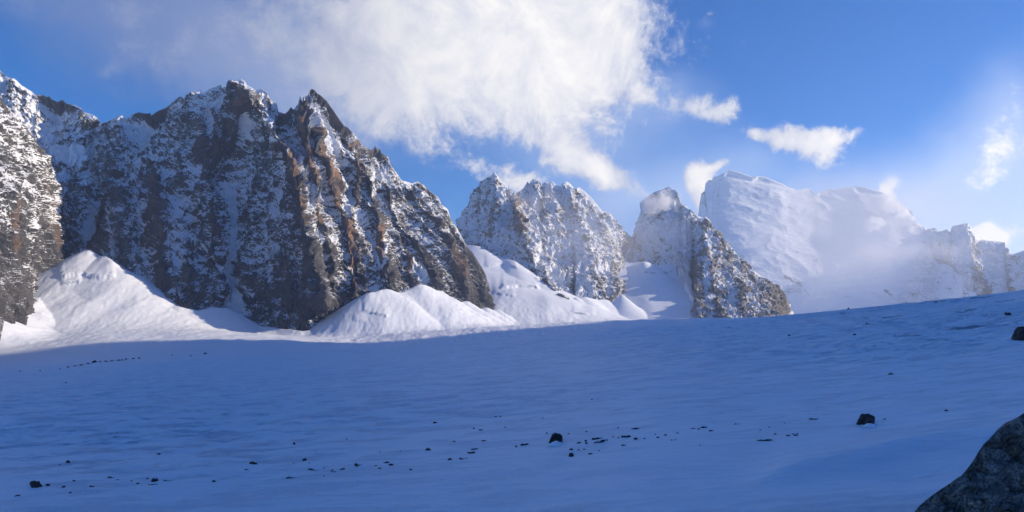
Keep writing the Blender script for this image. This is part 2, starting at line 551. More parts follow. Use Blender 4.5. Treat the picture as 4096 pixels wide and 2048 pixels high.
main_ribs = [
    ([(244, 84), (262, 110), (279, 141), (291, 159), (301, 204), (306, 237), (316, 262), (326, 305)], 16, 7, 75),
    ([(303, 104), (306, 150), (313, 191), (323, 227), (332, 262), (338, 300)], 9, 5, 38),
    ([(311, 120), (318, 145), (334, 181), (344, 212), (352, 250), (356, 300)], 8, 5, 34),
    ([(345, 130), (356, 140), (359, 172), (352, 222), (362, 262), (372, 292)], 7, 6, 26),
    ([(361, 150), (376, 210), (386, 262), (393, 290)], 8, 5, 38),
    ([(386, 172), (402, 212), (422, 252), (436, 285)], 8, 5, 36),
    ([(409, 186), (434, 214), (452, 252), (468, 297)], 8, 5, 32),
    ([(442, 206), (467, 252), (488, 298)], 8, 5, 26),
    ([(154, 170), (158, 206), (161, 247), (166, 305)], 12, 6, 34),
    ([(186, 235), (188, 270), (190, 300)], 8, 5, 22),
    ([(270, 250), (285, 262), (292, 300)], 8, 5, 20),
    ([(120, 125), (112, 170), (118, 220), (128, 290)], 14, 12, 30),
    ([(200, 110), (205, 150), (212, 200), (214, 260)], 9, 9, 26),
    ([(243, 110), (231, 181), (235, 214), (232, 249), (229, 272), (234, 285), (230, 309)], 9, 9, -42),
    ([(101, 122), (91, 150), (92, 205), (88, 252)], 12, 12, -55),
    ([(296, 115), (308, 170), (318, 220)], 4, 4, -18),
    ([(322, 110), (345, 170), (356, 210)], 5, 5, -20),
]
main_paint = [
    ('snow', [(101, 123, 1.5), (96, 135, 2), (90, 150, 2.2), (92, 180, 1.4), (92, 205, 1.3), (94, 215, 3.5), (90, 226, 3.0), (88, 238, .9), (88, 252, 1.0)], 2, .8),
    ('snow', [(50, 139, 6), (62, 144, 15), (72, 152, 16), (76, 160, 6)], 2, .9),
    ('snow', [(242, 113, 1.6), (243, 125, 2.2), (244, 138, 1.2)], 2, .7),
    ('snow', [(231, 178, 1.6), (233, 190, 2.6), (234, 214, 1.5), (234, 235, 1.6), (230, 255, 1.4), (228, 272, 1.0), (230, 277, 3), (234, 287, 3), (233, 297, 6), (229, 312, 7)], 2, .8),
    ('snow', [(200, 240, 1.2), (214, 258, 1.8), (226, 275, 2.2)], 2, .6),
    ('snow', [(140, 117, .8), (146, 130, 1.0), (150, 145, 1.5), (156, 165, 1.0)], 2, .5),
    ('snow', [(290, 125, 2), (296, 140, 2), (300, 155, 2.5)], 2, .0),
    ('snow', [(262, 112, 2.5), (272, 128, 3), (280, 141, 3), (291, 158, 1.5)], 2, .55),
    ('snow', [(318, 102, 4), (324, 120, 8), (334, 135, 8), (340, 148, 5), (345, 160, 3)], 2, .45),
    ('snow', [(410, 258, 1.5), (414, 268, 3), (420, 276, 5), (423, 284, 4)], 2, 1.2),
    ('snow', [(384, 234, 1), (384, 260, 1.5), (383, 272, 1)], 2, .8),
    ('snow', [(438, 280, 2), (440, 292, 2)], 2, .9),
    ('snow', [(398, 200, 2), (405, 220, 2), (414, 240, 1.5)], 2, .5),
    ('snow', [(368, 230, 2), (374, 250, 2.2), (380, 268, 2.)], 2, .35),
    ('snow', [(420, 215, 2), (434, 232, 2), (444, 250, 2)], 2, .5),
    ('snow', [(341, 305, 2), (338, 318, 3), (334, 328, 4)], 2, .4),
    ('snow', [(378, 160, 1.5), (374, 180, 1.8), (372, 200, 1.5)], 2, .5),
    ('rust', [(240, 82, 4), (243, 95, 7), (238, 106, 6)], 2, .55),  # sunlit tip of the summit rock, its warm light painted in as colour
    ('rust', [(290, 150, 3), (294, 175, 4), (300, 200, 3), (306, 225, 3)], 2, .75),
    ('rust', [(300, 100, 1.5), (306, 145, 3), (312, 180, 3), (318, 205, 3), (322, 225, 3)], 2, .85),
    ('rust', [(314, 125, 3), (320, 145, 3), (332, 170, 4), (340, 195, 4), (342, 210, 3)], 2, .9),
    ('rust', [(356, 140, 5), (357, 160, 6), (358, 176, 4)], 2, 1.0),
    ('rust', [(348, 218, 4), (351, 240, 6), (353, 262, 6), (358, 285, 4)], 2, 1.0),
    ('rust', [(381, 225, 3), (380, 245, 6), (382, 262, 5)], 2, .8),
    ('rust', [(155, 172, 2), (158, 205, 2), (161, 240, 2)], 2, .45),
    ('rust', [(213, 138, 5), (216, 150, 6), (214, 163, 5)], 2, .30),
    ('rust', [(266, 95, 3), (272, 108, 3)], 2, .5),
    ('rust', [(450, 240, 4), (455, 262, 6), (460, 280, 6)], 2, .45),
    ('rust', [(408, 262, 4), (406, 280, 6)], 2, .5),
    ('rust', [(283, 255, 4), (286, 275, 5)], 2, .3),
]


def main_snow(U, P):
    s = 0.78 + 0.24 * smooth(210, 90, P) * smooth(270, 130, U)
    s = s + 0.10 * smooth(230, 120, P)
    s = s - 0.24 * smooth(225, 320, P)
    s = s - 0.30 * np.exp(-((U - 226) / 34) ** 2 - ((P - 140) / 24) ** 2)      # bare dark cliff below the summit
    s = s - 0.22 * np.exp(-((U - 300) / 45) ** 2 - ((P - 300) / 30) ** 2)
    s = s - 0.12 * np.exp(-((U - 350) / 12) ** 2 - ((P - 155) / 22) ** 2)
    s = s - 0.15 * np.exp(-((U - 480) / 25) ** 2 - ((P - 285) / 25) ** 2)
    return s


tag(face("mountain", (-80, 505), 0.5, 440, main_crest, main_foot, main_dc, main_df, main_ribs, NOISE, m_face, main_snow, main_paint,
         strata=(28, 1.2), curve=1.15, sk=1.15, crestkeep=6.0, lean=lambda U: 0.5 * smooth(290, 330, U) - 0.12 * smooth(240, 180, U)),
    "long dark rocky wall with two pointed summits, snow in its couloirs, left of the photo", kind='structure')

# lit buttress at the left edge
b_crest = [(-160, -60), (-80, 20), (-20, 78), (0, 97), (4, 103), (8, 107), (14, 117), (22, 124), (27, 131), (31, 133), (35, 141), (41, 150), (46, 156), (50, 163), (53, 175), (55, 190), (57, 205),
           (59, 215), (62, 228), (65, 240), (67, 252), (60.5, 262), (69, 268), (72, 300), (80, 345)]
b_crest = [p for p in b_crest if p != (60.5, 262)]
b_foot = [(-160, 345), (-40, 330), (0, 324), (12, 321), (27, 319), (30, 312), (40, 302), (50, 292), (55, 290), (60, 290), (80, 350)]


def b_snow(U, P):
    return 0.95 + 0.1 * smooth(220, 120, P) - 0.55 * smooth(205, 275, P)


b_ribs = [([(2, 150), (10, 200), (18, 250), (26, 310)], 7, 5, 26), ([(-10, 120), (22, 160), (34, 200), (48, 245), (52, 285)], 6, 4, 22),
          ([(30, 225), (28, 260), (12, 300)], 5, 5, -18), ([(8, 125), (14, 150), (20, 180)], 5, 5, -16)]
tag(face("mountain", (-160, 76), 0.4, 460, b_crest, b_foot, [(-160, 950), (0, 1330), (25, 1450), (50, 1640), (80, 1750)], [(-160, 700), (0, 1060), (25, 1230), (50, 1460), (80, 1560)],
         b_ribs, NOISE, m_face, b_snow, [('rust', [(4, 200, 3), (6, 225, 5), (8, 255, 4)], 2, .5), ('rust', [(36, 170, 3), (44, 210, 4), (50, 250, 4)], 2, .3)],
         strata=(15, 0.7)),
    "brown rock buttress with sunlit snow at the left edge of the photo, nearest rock wall", kind='structure')

# second peak, hazy
FN = [(330.0, 26.0, 2, 0.5, True), (110.0, 16.0, 3, 0.5, True), (36.0, 6.0, 4, 0.7, True)]
p2_crest = [(440, 262), (452, 240), (458.5, 227.6), (464, 212), (469.4, 203.6), (472.5, 196.6), (475.6, 192), (482.6, 186), (483.4, 180.7), (488.8, 177.2), (492.7, 174), (494.3, 171.5),
    (497.4, 175.6), (502.8, 181.8), (507.5, 187.3), (512, 194.3), (514, 191.6), (517.5, 193), (523, 188.8), (527.6, 181.6), (529.2, 184), (533, 178.7), (538.5, 180.3), (542.8, 184.4),
    (544.7, 181.8), (549.4, 182.6), (552.5, 181.2), (556.4, 185), (561, 186.7), (562.2, 183.2), (566.5, 181.2), (571, 184.2), (575, 189.8), (579.3, 187.1), (583.5, 190.4),
    (589.8, 195.8), (594.4, 201.2), (602.2, 211.3), (606.8, 211.8), (613.8, 218.3), (618.5, 224.5), (624.7, 232.3), (631.7, 236.6), (636, 246), (642, 262), (646, 290), (660, 330)]
p2_foot = [(440, 250), (467, 249), (475.8, 249), (482, 251), (492, 257), (500.6, 261), (513, 264), (520.8, 270), (528.6, 276), (534.8, 280), (539.4, 282), (541.5, 296), (550, 299), (557.8, 302),
    (565.5, 313), (572.5, 315), (574, 309), (575, 299), (579.5, 300), (584, 298), (596.6, 303), (606.7, 303), (611.3, 309), (614.4, 309), (617.5, 301), (625.3, 296), (626, 283), (630.7, 282), (631.5, 271), (641, 265), (660, 335)]
p2_ribs = [([(512, 195), (519, 220), (524, 240), (536, 262), (552, 290), (570, 312)], 12, 7, 95), ([(536, 182), (542, 205), (548, 222)], 5, 4, 26), ([(567, 184), (572, 200), (580, 225), (592, 262), (604, 298)], 9, 6, 34),
           ([(494, 174), (498, 200), (490, 232)], 9, 8, 40), ([(590, 200), (602, 230), (612, 262), (614, 300)], 8, 5, 36), ([(558, 190), (566, 225), (574, 262)], 6, 6, -22), ([(552, 184), (553, 205), (560, 225)], 4, 4, 20)]


def p2_snow(U, P):
    s = 1.16 - 0.2 * smooth(265, 300, P) - 0.18 * np.exp(-((U - 492) / 12) ** 2 - ((P - 186) / 9) ** 2)
    s = s - 0.22 * np.exp(-((U - 560) / 16) ** 2 - ((P - 303) / 14) ** 2) - 0.15 * np.exp(-((U - 612) / 10) ** 2 - ((P - 292) / 14) ** 2)
    return s


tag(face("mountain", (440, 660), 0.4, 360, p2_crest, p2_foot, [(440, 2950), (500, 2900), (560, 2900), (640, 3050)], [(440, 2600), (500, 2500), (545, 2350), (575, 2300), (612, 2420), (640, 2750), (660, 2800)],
         p2_ribs, FN, m_far, p2_snow, [('rust', [(516, 196, 5), (518, 215, 6), (520, 240, 4)], 2, .5), ('rust', [(567, 184, 4), (574, 196, 6)], 2, .35)], strata=(-30, 0.9), curve=1.1, crestkeep=4),
    "snow dusted rocky peak with pointed left summit and a long jagged crest, in the middle distance", kind='structure')

# third peak
p3_crest = [(622, 262), (628, 246), (632.4, 236.2), (638.2, 224.5), (643.2, 210.6), (643.6, 202.8), (648.3, 196.6), (654.5, 192), (661.5, 189.6), (668.5, 186.9), (674, 189.6), (677.8, 195.8),
    (681.3, 202.8), (686.3, 206), (693.3, 213.7), (702.6, 218), (705.7, 216.6), (709.6, 220), (712, 226), (719, 233.9), (723.6, 240), (732, 247.8), (740, 258.6), (750, 266), (758, 273.5),
    (776, 288.3), (786, 301.4), (788.8, 314.3), (791, 335), (800, 360)]
p3_foot = [(622, 262), (633, 264), (641.6, 264), (654, 268), (656.4, 270), (665, 267), (677.3, 269), (686, 272), (687, 284), (690, 292), (694, 322), (700, 330), (790, 330), (800, 380)]
p3_ribs = [([(706, 218), (703, 240), (712, 275), (722, 315)], 11, 14, 70), ([(712, 226), (728, 262), (742, 300), (748, 322)], 7, 6, 40), ([(690, 268), (694, 290), (700, 320)], 8, 8, 40),
           ([(735, 252), (755, 285), (770, 318)], 7, 6, 24)]


def p3_snow(U, P):
    s = np.full_like(U, 1.15)
    dark = smooth(-4, 6, U - np.interp(P, [215, 240, 262, 280, 295, 320], [703, 700, 693, 687, 690, 698]))
    s = s - 0.36 * dark - 0.14 * dark * smooth(250, 310, P)
    s = s + 0.22 * dark * smooth(10, 0, np.abs(U - np.interp(P, [240, 320], [736, 775])))
    s = s - 0.12 * np.exp(-((P - 262) / 6) ** 2) * (1 - dark) + 0.6 * np.exp(-((U - 652) / 16) ** 2 - ((P - 235) / 9) ** 2)
    return s


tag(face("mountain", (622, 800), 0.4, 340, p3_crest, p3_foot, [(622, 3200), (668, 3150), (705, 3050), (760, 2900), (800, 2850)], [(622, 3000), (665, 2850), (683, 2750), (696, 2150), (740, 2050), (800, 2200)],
         p3_ribs, FN, m_far, p3_snow, [('snow', [(733, 258, 2), (745, 290, 4)], 2, .2), ('rust', [(741, 258, 2), (742, 275, 2.5)], 2, .3)], strata=(10, 0.7), curve=1.1, crestkeep=4),
    "blunt snowy tower with a dark rock spur falling from its right shoulder to the glacier", kind='structure')

# high glaciated mountain
BN = [(900.0, 50.0, 2, 0.8, False), (260.0, 6.0, 2, 2.0, True), (60.0, 1.1, 3, 2.8, True)]
p4_crest = [(680, 300), (694, 235), (698.4, 212.9), (699.5, 204.3), (701.5, 193.5), (704.6, 191), (705.4, 183.4), (708.9, 179.9), (712, 180.3), (713.5, 176.8), (718.2, 176.4), (721.3, 173.7),
    (724.4, 173.3), (729, 170), (737.6, 171.7), (746, 174.8), (753, 177.2), (758.5, 175.8), (764.8, 176.8), (772.5, 179.9), (780.3, 183), (788, 186.9), (794.3, 189.2), (800.5, 189.8),
    (803.6, 188), (810.6, 188.8), (814.4, 193.5), (817.5, 193.9), (819.9, 191), (825, 191), (828.7, 188.5), (834.9, 189.3), (847.3, 187.3), (857.4, 186), (864.4, 187), (873.7, 190),
    (883, 192.4), (887.7, 196.3), (893.9, 198.2), (900.9, 202.9), (905.5, 207.5), (909.4, 208.3), (912.5, 212.2), (914.8, 218.4), (917.2, 223), (924.2, 226.2), (925.7, 229), (930, 247), (936, 258),
    (948, 261.6), (954.4, 267.9), (963, 277.2), (963.5, 286), (966, 289.8), (974.6, 291.6), (976, 300), (990, 330)]
p4_foot = [(680, 335), (976, 318), (990, 345)]


def p4_snow(U, P):
    s = np.full_like(U, 0.86)
    s = s - 0.30 * np.exp(-((U - 704) / 6) ** 2 - ((P - 200) / 13) ** 2) - 0.2 * np.exp(-((U - 915) / 9) ** 2 - ((P - 216) / 12) ** 2)
    s = s - 0.20 * np.exp(-((U - 810) / 45) ** 2 - ((P - 295) / 16) ** 2) - 0.16 * np.exp(-((U - 790) / 14) ** 2 - ((P - 275) / 12) ** 2)
    s = s - 0.14 * np.exp(-((U - 890) / 22) ** 2 - ((P - 305) / 10) ** 2)
    return s


def arc(pts, wdt, amp):
    return (pts, wdt, amp)


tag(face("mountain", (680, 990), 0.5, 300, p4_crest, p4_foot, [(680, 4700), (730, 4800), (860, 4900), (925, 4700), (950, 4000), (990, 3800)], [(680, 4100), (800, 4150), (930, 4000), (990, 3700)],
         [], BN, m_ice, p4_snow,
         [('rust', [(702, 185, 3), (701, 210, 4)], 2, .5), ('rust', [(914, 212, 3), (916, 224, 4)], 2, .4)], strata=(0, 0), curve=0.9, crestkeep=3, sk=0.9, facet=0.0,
         hlines=[([(731, 199), (741, 199), (749, 193.5), (768, 196), (788, 199.7), (815, 196)], .5, .5), ([(723.6, 231), (735, 233), (746, 234.6)], .6, .4), ([(738, 223), (749, 221), (757, 222)], .5, .35),
                 ([(752, 209), (758, 203.5), (762, 207)], .8, .5), ([(760, 204), (790, 209), (824, 206)], .5, .3), ([(770, 226), (800, 231), (822, 228)], .6, .3), ([(690, 246), (720, 250), (748, 262)], .7, .25),
                 ([(800, 262), (830, 258), (862, 262), (884, 272)], .7, .45), ([(820, 277), (850, 274), (876, 279)], .8, .45), ([(782, 277), (800, 284), (812, 296)], 1.2, .6), ([(858, 283), (876, 292), (900, 304)], 1.0, .5),
                 ([(884, 288), (896, 296), (905, 300)], 1.6, .8), ([(900, 303), (912, 304)], 1.2, .8), ([(930, 288), (962, 289)], .5, .4), ([(845, 258), (880, 256), (906, 258), (915, 262)], .8, .5), ([(740, 300), (775, 296), (800, 304)], 1.5, .4),
                 ([(830, 290), (850, 296), (870, 300)], 1.2, .4), ([(868, 222), (890, 226), (905, 224)], .6, .3)]),
    "high rounded mountain wrapped in glacier ice, hazy, at the back of the valley", kind='structure')

# rocky ridge on the right
p5_crest = [(900, 250), (915, 232), (925.7, 229.4), (929.6, 228.9), (935, 227.8), (938.9, 231.2), (942.8, 230.8), (946.7, 229.1), (949.8, 232.4), (952, 226.3), (956, 225.5), (960.6, 224.4), (966.9, 223.2), (970.7, 227.7),
    (974.6, 237.8), (978.5, 240.9), (982.4, 239.2), (989.4, 240.9), (996, 241.2), (1003.4, 242), (1005.7, 247.9), (1008.8, 254), (1013.4, 254), (1018, 252.6), (1024, 250.2), (1060, 238), (1100, 232), (1160, 220), (1220, 225)]
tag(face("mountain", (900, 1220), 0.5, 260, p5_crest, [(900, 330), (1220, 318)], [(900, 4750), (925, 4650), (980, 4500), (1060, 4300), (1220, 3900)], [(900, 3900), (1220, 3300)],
         [([(966, 226), (972, 260), (985, 290)], 12, 9, 60), ([(1003, 244), (1008, 270), (1015, 290)], 10, 8, 45), ([(935, 230), (945, 250), (958, 280)], 9, 7, 35)], FN, m_far, lambda U, P: 1.1 - 0.16 * smooth(245, 285, P),
         [], strata=(-8, 0.9), crestkeep=4),
    "low jagged ridge of snow dusted rock at the right edge, right of the glaciated mountain", kind='structure')


# ridge out of the frame to the right that shades the glacier
def side_ridge():
    pts = np.array([(2600, 2300, 60), (2250, 1900, 330), (1980, 1620, 660), (1820, 1400, 940), (1960, 900, 1040), (2080, 0, 1040), (2000, -1400, 1000), (1500, -2600, 900)], float)
    s = np.linspace(0, len(pts) - 1, 420)
    C = np.stack([np.interp(s, np.arange(len(pts)), pts[:, k]) for k in range(3)], -1)
    T = np.gradient(C[:, :2], axis=0)
    T /= np.linalg.norm(T, axis=1)[:, None]
    N = np.stack([T[:, 1], -T[:, 0]], -1)
    t = np.linspace(-1, 1, 180)
    halfw = np.where(t < 0, 900.0, 520.0)
    off = t * halfw
    X = C[None, :, 0] + N[None, :, 0] * off[:, None]
    Y = C[None, :, 1] + N[None, :, 1] * off[:, None]
    Z = (C[None, :, 2] + 120) * (1 - np.abs(t[:, None]) ** 0.85) - 120
    d = 55 * fbm(X, Y, Z * 0.6, 300.0, 5, 0.5, True) * (1 - np.abs(t[:, None]))
    Z = Z + d - 20
    sn = 0.5 + 0.3 * fbm(X, Y, Z, 60.0, 3)
    return grid_mesh("mountain", X, Y, Z, m_face, {'snow': sn, 'rust': sn * 0})


tag(side_ridge(), "high rocky ridge beside the glacier that keeps its snow in shadow", kind='structure')

# ------------------------------------------------------------------ glacier
H = 15.0
RC = 700.0
crestline = [(-300, 376), (0, 367), (139, 360), (258, 355), (318, 350.8), (397.5, 346.4), (516.8, 337.9), (550, 334.8), (604, 329), (651, 324.7), (701, 321.3), (750, 318.2), (824, 312), (901.6, 303.8),
             (940.5, 299.9), (971.5, 296.6), (994.8, 293.7), (1024, 290), (1200, 272), (1400, 262)]
g_foot = [(-300, 345), (-100, 330), (0, 320), (11.6, 317.4), (27, 315), (30, 305), (38.8, 297.2), (49.7, 287), (53, 278), (54.3, 264), (56, 260), (63, 264), (70, 269), (73, 265.4), (80.7, 256), (84, 251.8),
    (88.5, 250.6), (93.2, 256), (104.8, 256.8), (108.7, 260.7), (113.7, 262.3), (115.7, 273), (118.8, 281), (121, 291), (128, 298.8), (135, 306.5), (143.6, 312), (151.4, 314.3), (159, 314.3), (169.3, 309.6),
    (174.7, 306.5), (184.8, 308.9), (200, 310.8), (214, 306.5), (225.6, 307.3), (233.4, 311.2), (246.6, 319), (257, 326), (283, 329), (303, 331), (321, 329.5), (335, 327), (345, 325), (352, 317), (356, 313.5),
    (360, 306.5), (365.5, 298.8), (367, 293.3), (375.6, 291.8), (383.4, 289.8), (388, 288.8), (395, 291.8), (402.8, 292.4), (411.3, 288.7), (418.3, 284.4), (424.5, 285.6), (435.4, 290.2), (440, 290.2),
    (447, 296.4), (452.5, 300.7), (461, 302.6), (467.2, 300.9), (474.2, 305.7), (480.4, 309.2), (485, 306.9), (492.9, 310.4), (497, 309), (499, 306)]
# beyond the near wall the snow runs up to the foot of the hazy peaks
g_foot2 = [(440, 247), (467, 245.6), (475.8, 246), (482, 248.3), (492, 254.5), (500.6, 258.4), (513, 261.5), (520.8, 267.7), (528.6, 273), (534.8, 277), (539.4, 278.6), (541.5, 290), (548.8, 297.2),
    (557.8, 300), (565.5, 310.5), (572.5, 312), (573.7, 307), (575, 296), (579.5, 297.7), (584, 295.7), (596.6, 300.4), (606.7, 299.8), (611.3, 306.6), (614.4, 306.6), (617.5, 298.8), (625.3, 292.6), (626, 280),
    (630.7, 279.4), (631.5, 267.8), (640.8, 261.6), (654, 265.5), (656.4, 267.4), (665, 264), (677.3, 266.2), (686, 268.6), (720, 278), (755, 300), (785, 320), (1400, 320)]


def lateral(fn, U, sigs):
    u = np.arange(-500.0, 1600.0, 1.0)
    v = fn(u)
    return [np.interp(U, u, gblur(v, s) if s else v) for s in sigs]


def spread(pts, U, t):
    """foot line that is sharp at the rock and widens into smooth fans towards the glacier"""
    sg = [0.8, 3.0, 8.0, 20.0, 45.0]
    L = lateral(lambda u: interp(pts, u), U, sg)
    k = np.clip((1 - t) * 6.0, 0, 3.999)
    out = 0
    for i in range(5):
        out = out + np.clip(1 - np.abs(k - i), 0, 1) * L[i]
    return out


def fan_feet():
    """points along the foot of the rock from which the snow fans spread"""
    u1 = np.arange(-300.0, 498.0, 1.5)
    d1 = np.where(u1 < 56, interp([(-300, 800), (-160, 860), (0, 1110), (27, 1250), (50, 1470), (56, 1560)], u1), interp(main_df, u1)) - 25
    u2 = np.arange(452.0, 689.0, 1.5)
    d2 = interp([(400, 2600), (440, 2600), (500, 2500), (545, 2350), (575, 2300), (612, 2420), (626, 2430), (632, 2750), (665, 2850), (690, 2800), (1400, 2800)], u2) - 60
    out = []
    for u, d, pts, sl in ((u1, d1, g_foot, 0.60), (u2, d2, g_foot2, interp([(452, .6), (538, .6), (546, .75), (622, .75), (628, .62), (760, .62)], u2))):
        x, y, z = world_of(u, gblur(interp(pts, u), 0.8), d)
        ok = ~((u > 622) & (u < 641.5))
        out.append(np.stack([x, y, z, x * 0 + sl], -1)[ok])
    u3 = np.arange(585.0, 642.0, 1.5)
    x, y, z = world_of(u3, u3 * 0 + 262.5, u3 * 0 + 2745.0)
    out.append(np.stack([x, y, z, x * 0 + 0.62], -1))
    return np.concatenate(out, 0)


FEET = fan_feet()


def ground_z(U, Y):
    """height of the snow along direction U at distance Y (before small relief)"""
    yc = interp(crestline, U)
    Yi = np.minimum(Y, RC)
    near = yc + F * H * (1 / Yi - 1 / RC)
    zc = (HY - yc) / F * RC
    # beyond the crest: a shallow basin, sinking out of sight on the right, then rising towards the peaks
    zb = lateral(lambda u: (HY - interp([(-300, 352), (0, 337), (90, 328), (200, 330), (300, 337), (350, 338), (400, 333), (500, 327), (600, 322), (700, 319), (1400, 316)], u)) / F, U, [10.0])[0]
    e = np.clip((Y - RC) / 700.0, 0, 1)
    dip = 15.0 * smooth(280, 420, U) * np.sin(np.pi * np.clip((Y - RC) / 650.0, 0, 1)) ** 2
    base = zc + (zb * 1400.0 - zc) * e * e * (3 - 2 * e) * 0.999 - dip
    base = np.where(Y > 1400, zb * 1400 + (np.minimum(Y, 2600) - 1400) * zb * 1.0, base)
    X = (U - CX) / F * Y
    Z = np.where(Y <= RC, (HY - near) / F * Y, base)
    sel = (Y > 820) & (Y < 3300) & (U > -330) & (U < 860)
    xs, ys, zs = X[sel].astype(np.float32), Y[sel].astype(np.float32), Z[sel]
    best = np.full(xs.shape, -1e9, np.float32)
    wob = 10 * pn(xs / 60.0, ys / 200.0, xs * 0)
    for i in range(0, len(FEET), 1):
        fx, fy, fz, sl = FEET[i].astype(np.float32)
        d = np.sqrt((xs - fx) ** 2 + (ys - fy) ** 2)
        d = np.maximum(d - 4, 0)
        h = fz - sl * d + (sl * 0.25) * np.maximum(d - 160, 0)
        np.maximum(best, h, out=best)
    best = best + wob * np.clip((zs - best) * 0 + 1, 0, 1) * np.clip((best - zs) / 40.0, 0, 1) * 0.35
    k = 16.0
    m = np.maximum(best, zs)
    dlt = np.abs(best - zs)
    out = m + np.where(dlt < k, (k - dlt) ** 2 / (4 * k), 0)
    # at the rock keep the traced height
    Z = Z.copy()
    Z[sel] = np.where(best > zs + k, best, out)
    return Z


def ground_py(U, Y):
    return HY - ground_z(U, Y) / np.maximum(Y, 1) * F


def build_glacier():
    xs = np.concatenate([np.arange(-420, -60, 6), np.arange(-60, 1084, 1.0), np.arange(1084, 1500, 6)])
    d1 = 1 / np.linspace(1 / 22.0, 1 / 110.0, 300, endpoint=False)
    d2 = np.concatenate([1 / np.linspace(1 / 110.0, 1 / 250.0, 250, endpoint=False), np.linspace(250, 760, 330, endpoint=False)])
    d3 = np.linspace(760, 2900, 430, endpoint=False)
    d4 = np.linspace(2900, 5200, 50)
    ds = np.concatenate([d1, d2, d3, d4])
    U, D = np.meshgrid(xs, ds)
    PY = ground_py(U, D)
    X, Y, Z = world_of(U, PY, D)
    # gentle long swells and wind-cut ripples, larger with distance from the moraine
    fg = smooth(900, 600, Y)
    q = 0.22                       # ripples run across the view and climb to the right
    A = X * 1.0 + Y * 0.0
    B = Y - q * X
    swell = 0.35 * smooth(30, 200, Y) * fbm(A * 0.35, B, Y * 0, 60.0, 3)
    patch = np.clip(0.5 + 1.1 * fbm(A * 0.6, B, Y * 0, 160.0, 3, off=8.0), 0, 1)
    lz = lambda x, y, sx, sy: np.exp(-((U - x) / sx) ** 2 - ((PY - y) / sy) ** 2)
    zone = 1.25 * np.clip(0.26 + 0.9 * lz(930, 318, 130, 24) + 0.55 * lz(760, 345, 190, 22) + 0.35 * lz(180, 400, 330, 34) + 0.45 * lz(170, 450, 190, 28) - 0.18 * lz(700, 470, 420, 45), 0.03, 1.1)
    lam = 4.0 + 9.0 * smooth(90, 420, Y)
    rip = 0
    for L_, a_ in ((4.0, smooth(260, 130, Y)), (8.0, smooth(90, 200, Y) * smooth(600, 330, Y)), (14.0, smooth(230, 420, Y))):
        rip = rip + a_ * L_ * 0.075 * fbm(A * 0.42, B, Y * 0, L_, 3, 0.55, True, off=L_)
    Z = Z + (swell + rip * zone * (0.35 + 0.9 * patch)) * fg
    # the drift beside the big rock
    def line(pts, wd):
        p = np.array(sorted(pts), float)
        yy = np.interp(U, p[:, 0], p[:, 1])
        g = (PY - yy) / wd
        return np.where(g < 0, np.exp(-(g * 0.5) ** 2), np.exp(-(g * 1.0) ** 2)) * smooth(p[0, 0], p[0, 0] + 60, U)
    Z = Z + 0.75 * line([(740, 482), (820, 466), (880, 451), (960, 436), (1100, 424)], 8) * (Y < 120)
    Z = Z - 0.5 * np.exp(-((U - 905) / 60) ** 2 - ((PY - 474) / 12) ** 2)
    # mid-distance fans: runnels
    fanm = smooth(900, 1050, Y) * (Y < 2100)
    Z = Z + fanm * 0.45 * fbm(X, Y * 0.4, Z * 0, 16.0, 3, 0.65, True, off=14.0) + fanm * 1.3 * fbm(X, Y * 0.3, Z * 0, 40.0, 4, 0.6, off=4.0)
    Z = Z + smooth(2000, 2300, Y) * 3.0 * fbm(X, Y, Z * 0, 200.0, 4, 0.5, off=5.0)
    cliff = np.zeros_like(U)
    for pts, hh in (([(57, 279.0), (84.6, 275.5), (91.6, 278), (101, 279), (116, 277)], 9.0), ([(60, 285.5), (82, 281.5)], 6.0), ([(484, 266.6), (505, 263.8), (519, 269)], 7.0),
                    ([(500, 290), (520, 286.5), (540, 289)], 12.0), ([(642, 272.5), (660, 273.5), (686, 272.5)], 9.0), ([(362, 311.5), (375, 314), (389, 318)], 4.0), ([(352, 320), (368, 322.5)], 4.0),
                    ([(571, 313), (596, 315)], 5.0), ([(492, 294), (516, 297)], 7.0)):
        p_ = np.array(sorted(pts), float)
        yy = np.interp(U, p_[:, 0], p_[:, 1]) + 0.9 * pn(U / 4.0, U * 0 + p_[0, 1], U * 0) + .5 * pn(U / 1.5, U * 0 + p_[0, 1], U * 0)
        ends = smooth(p_[0, 0] - 1, p_[0, 0] + 4, U) * (1 - smooth(p_[-1, 0] - 4, p_[-1, 0] + 1, U)) * (Y > 850)
        up = smooth(yy + 0.5, yy - 0.3, PY)
        Z = Z + 0.6 * hh * up * np.exp(-np.clip(yy - PY, 0, 99) / 9.0) * ends
        cliff = np.maximum(cliff, ends * np.exp(-((PY - yy) / 0.9) ** 2))
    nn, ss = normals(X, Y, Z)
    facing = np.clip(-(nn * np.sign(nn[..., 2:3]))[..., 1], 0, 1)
    # ice showing through: bergschrund bands and broken ice on the right, plus ripple shade as colour
    ice = np.zeros_like(U)
    def band(pts, wd, a):
        nonlocal ice
        p = np.array(sorted(pts), float)
        yy = np.interp(U, p[:, 0], p[:, 1]) + pn(U / 5.0, U * 0, U * 0) * 0.8
        e = smooth(1.4, 0.6, np.abs(PY - yy) / wd) * smooth(p[0, 0] - 1, p[0, 0] + 3, U) * (1 - smooth(p[-1, 0] - 3, p[-1, 0] + 1, U))
        ice = np.maximum(ice, e * a)
    far = Y > 800
    ice = ice * far * np.clip(0.7 + 0.9 * fbm(X * 0.6, Y * 0.3, Z, 45.0, 3, off=21.0), 0, 1)
    ice = np.maximum(ice, fg * smooth(0.14, 0.5, facing) * np.clip(zone, 0, .6))  # ripple sides facing the camera tinted darker, standing in for their shade
    ice = np.maximum(ice, cliff * 0.75 * np.clip(.75 + 1.2 * fbm(X * .7, Y * .3, Z, 30.0, 2, off=31.0), 0, 1))
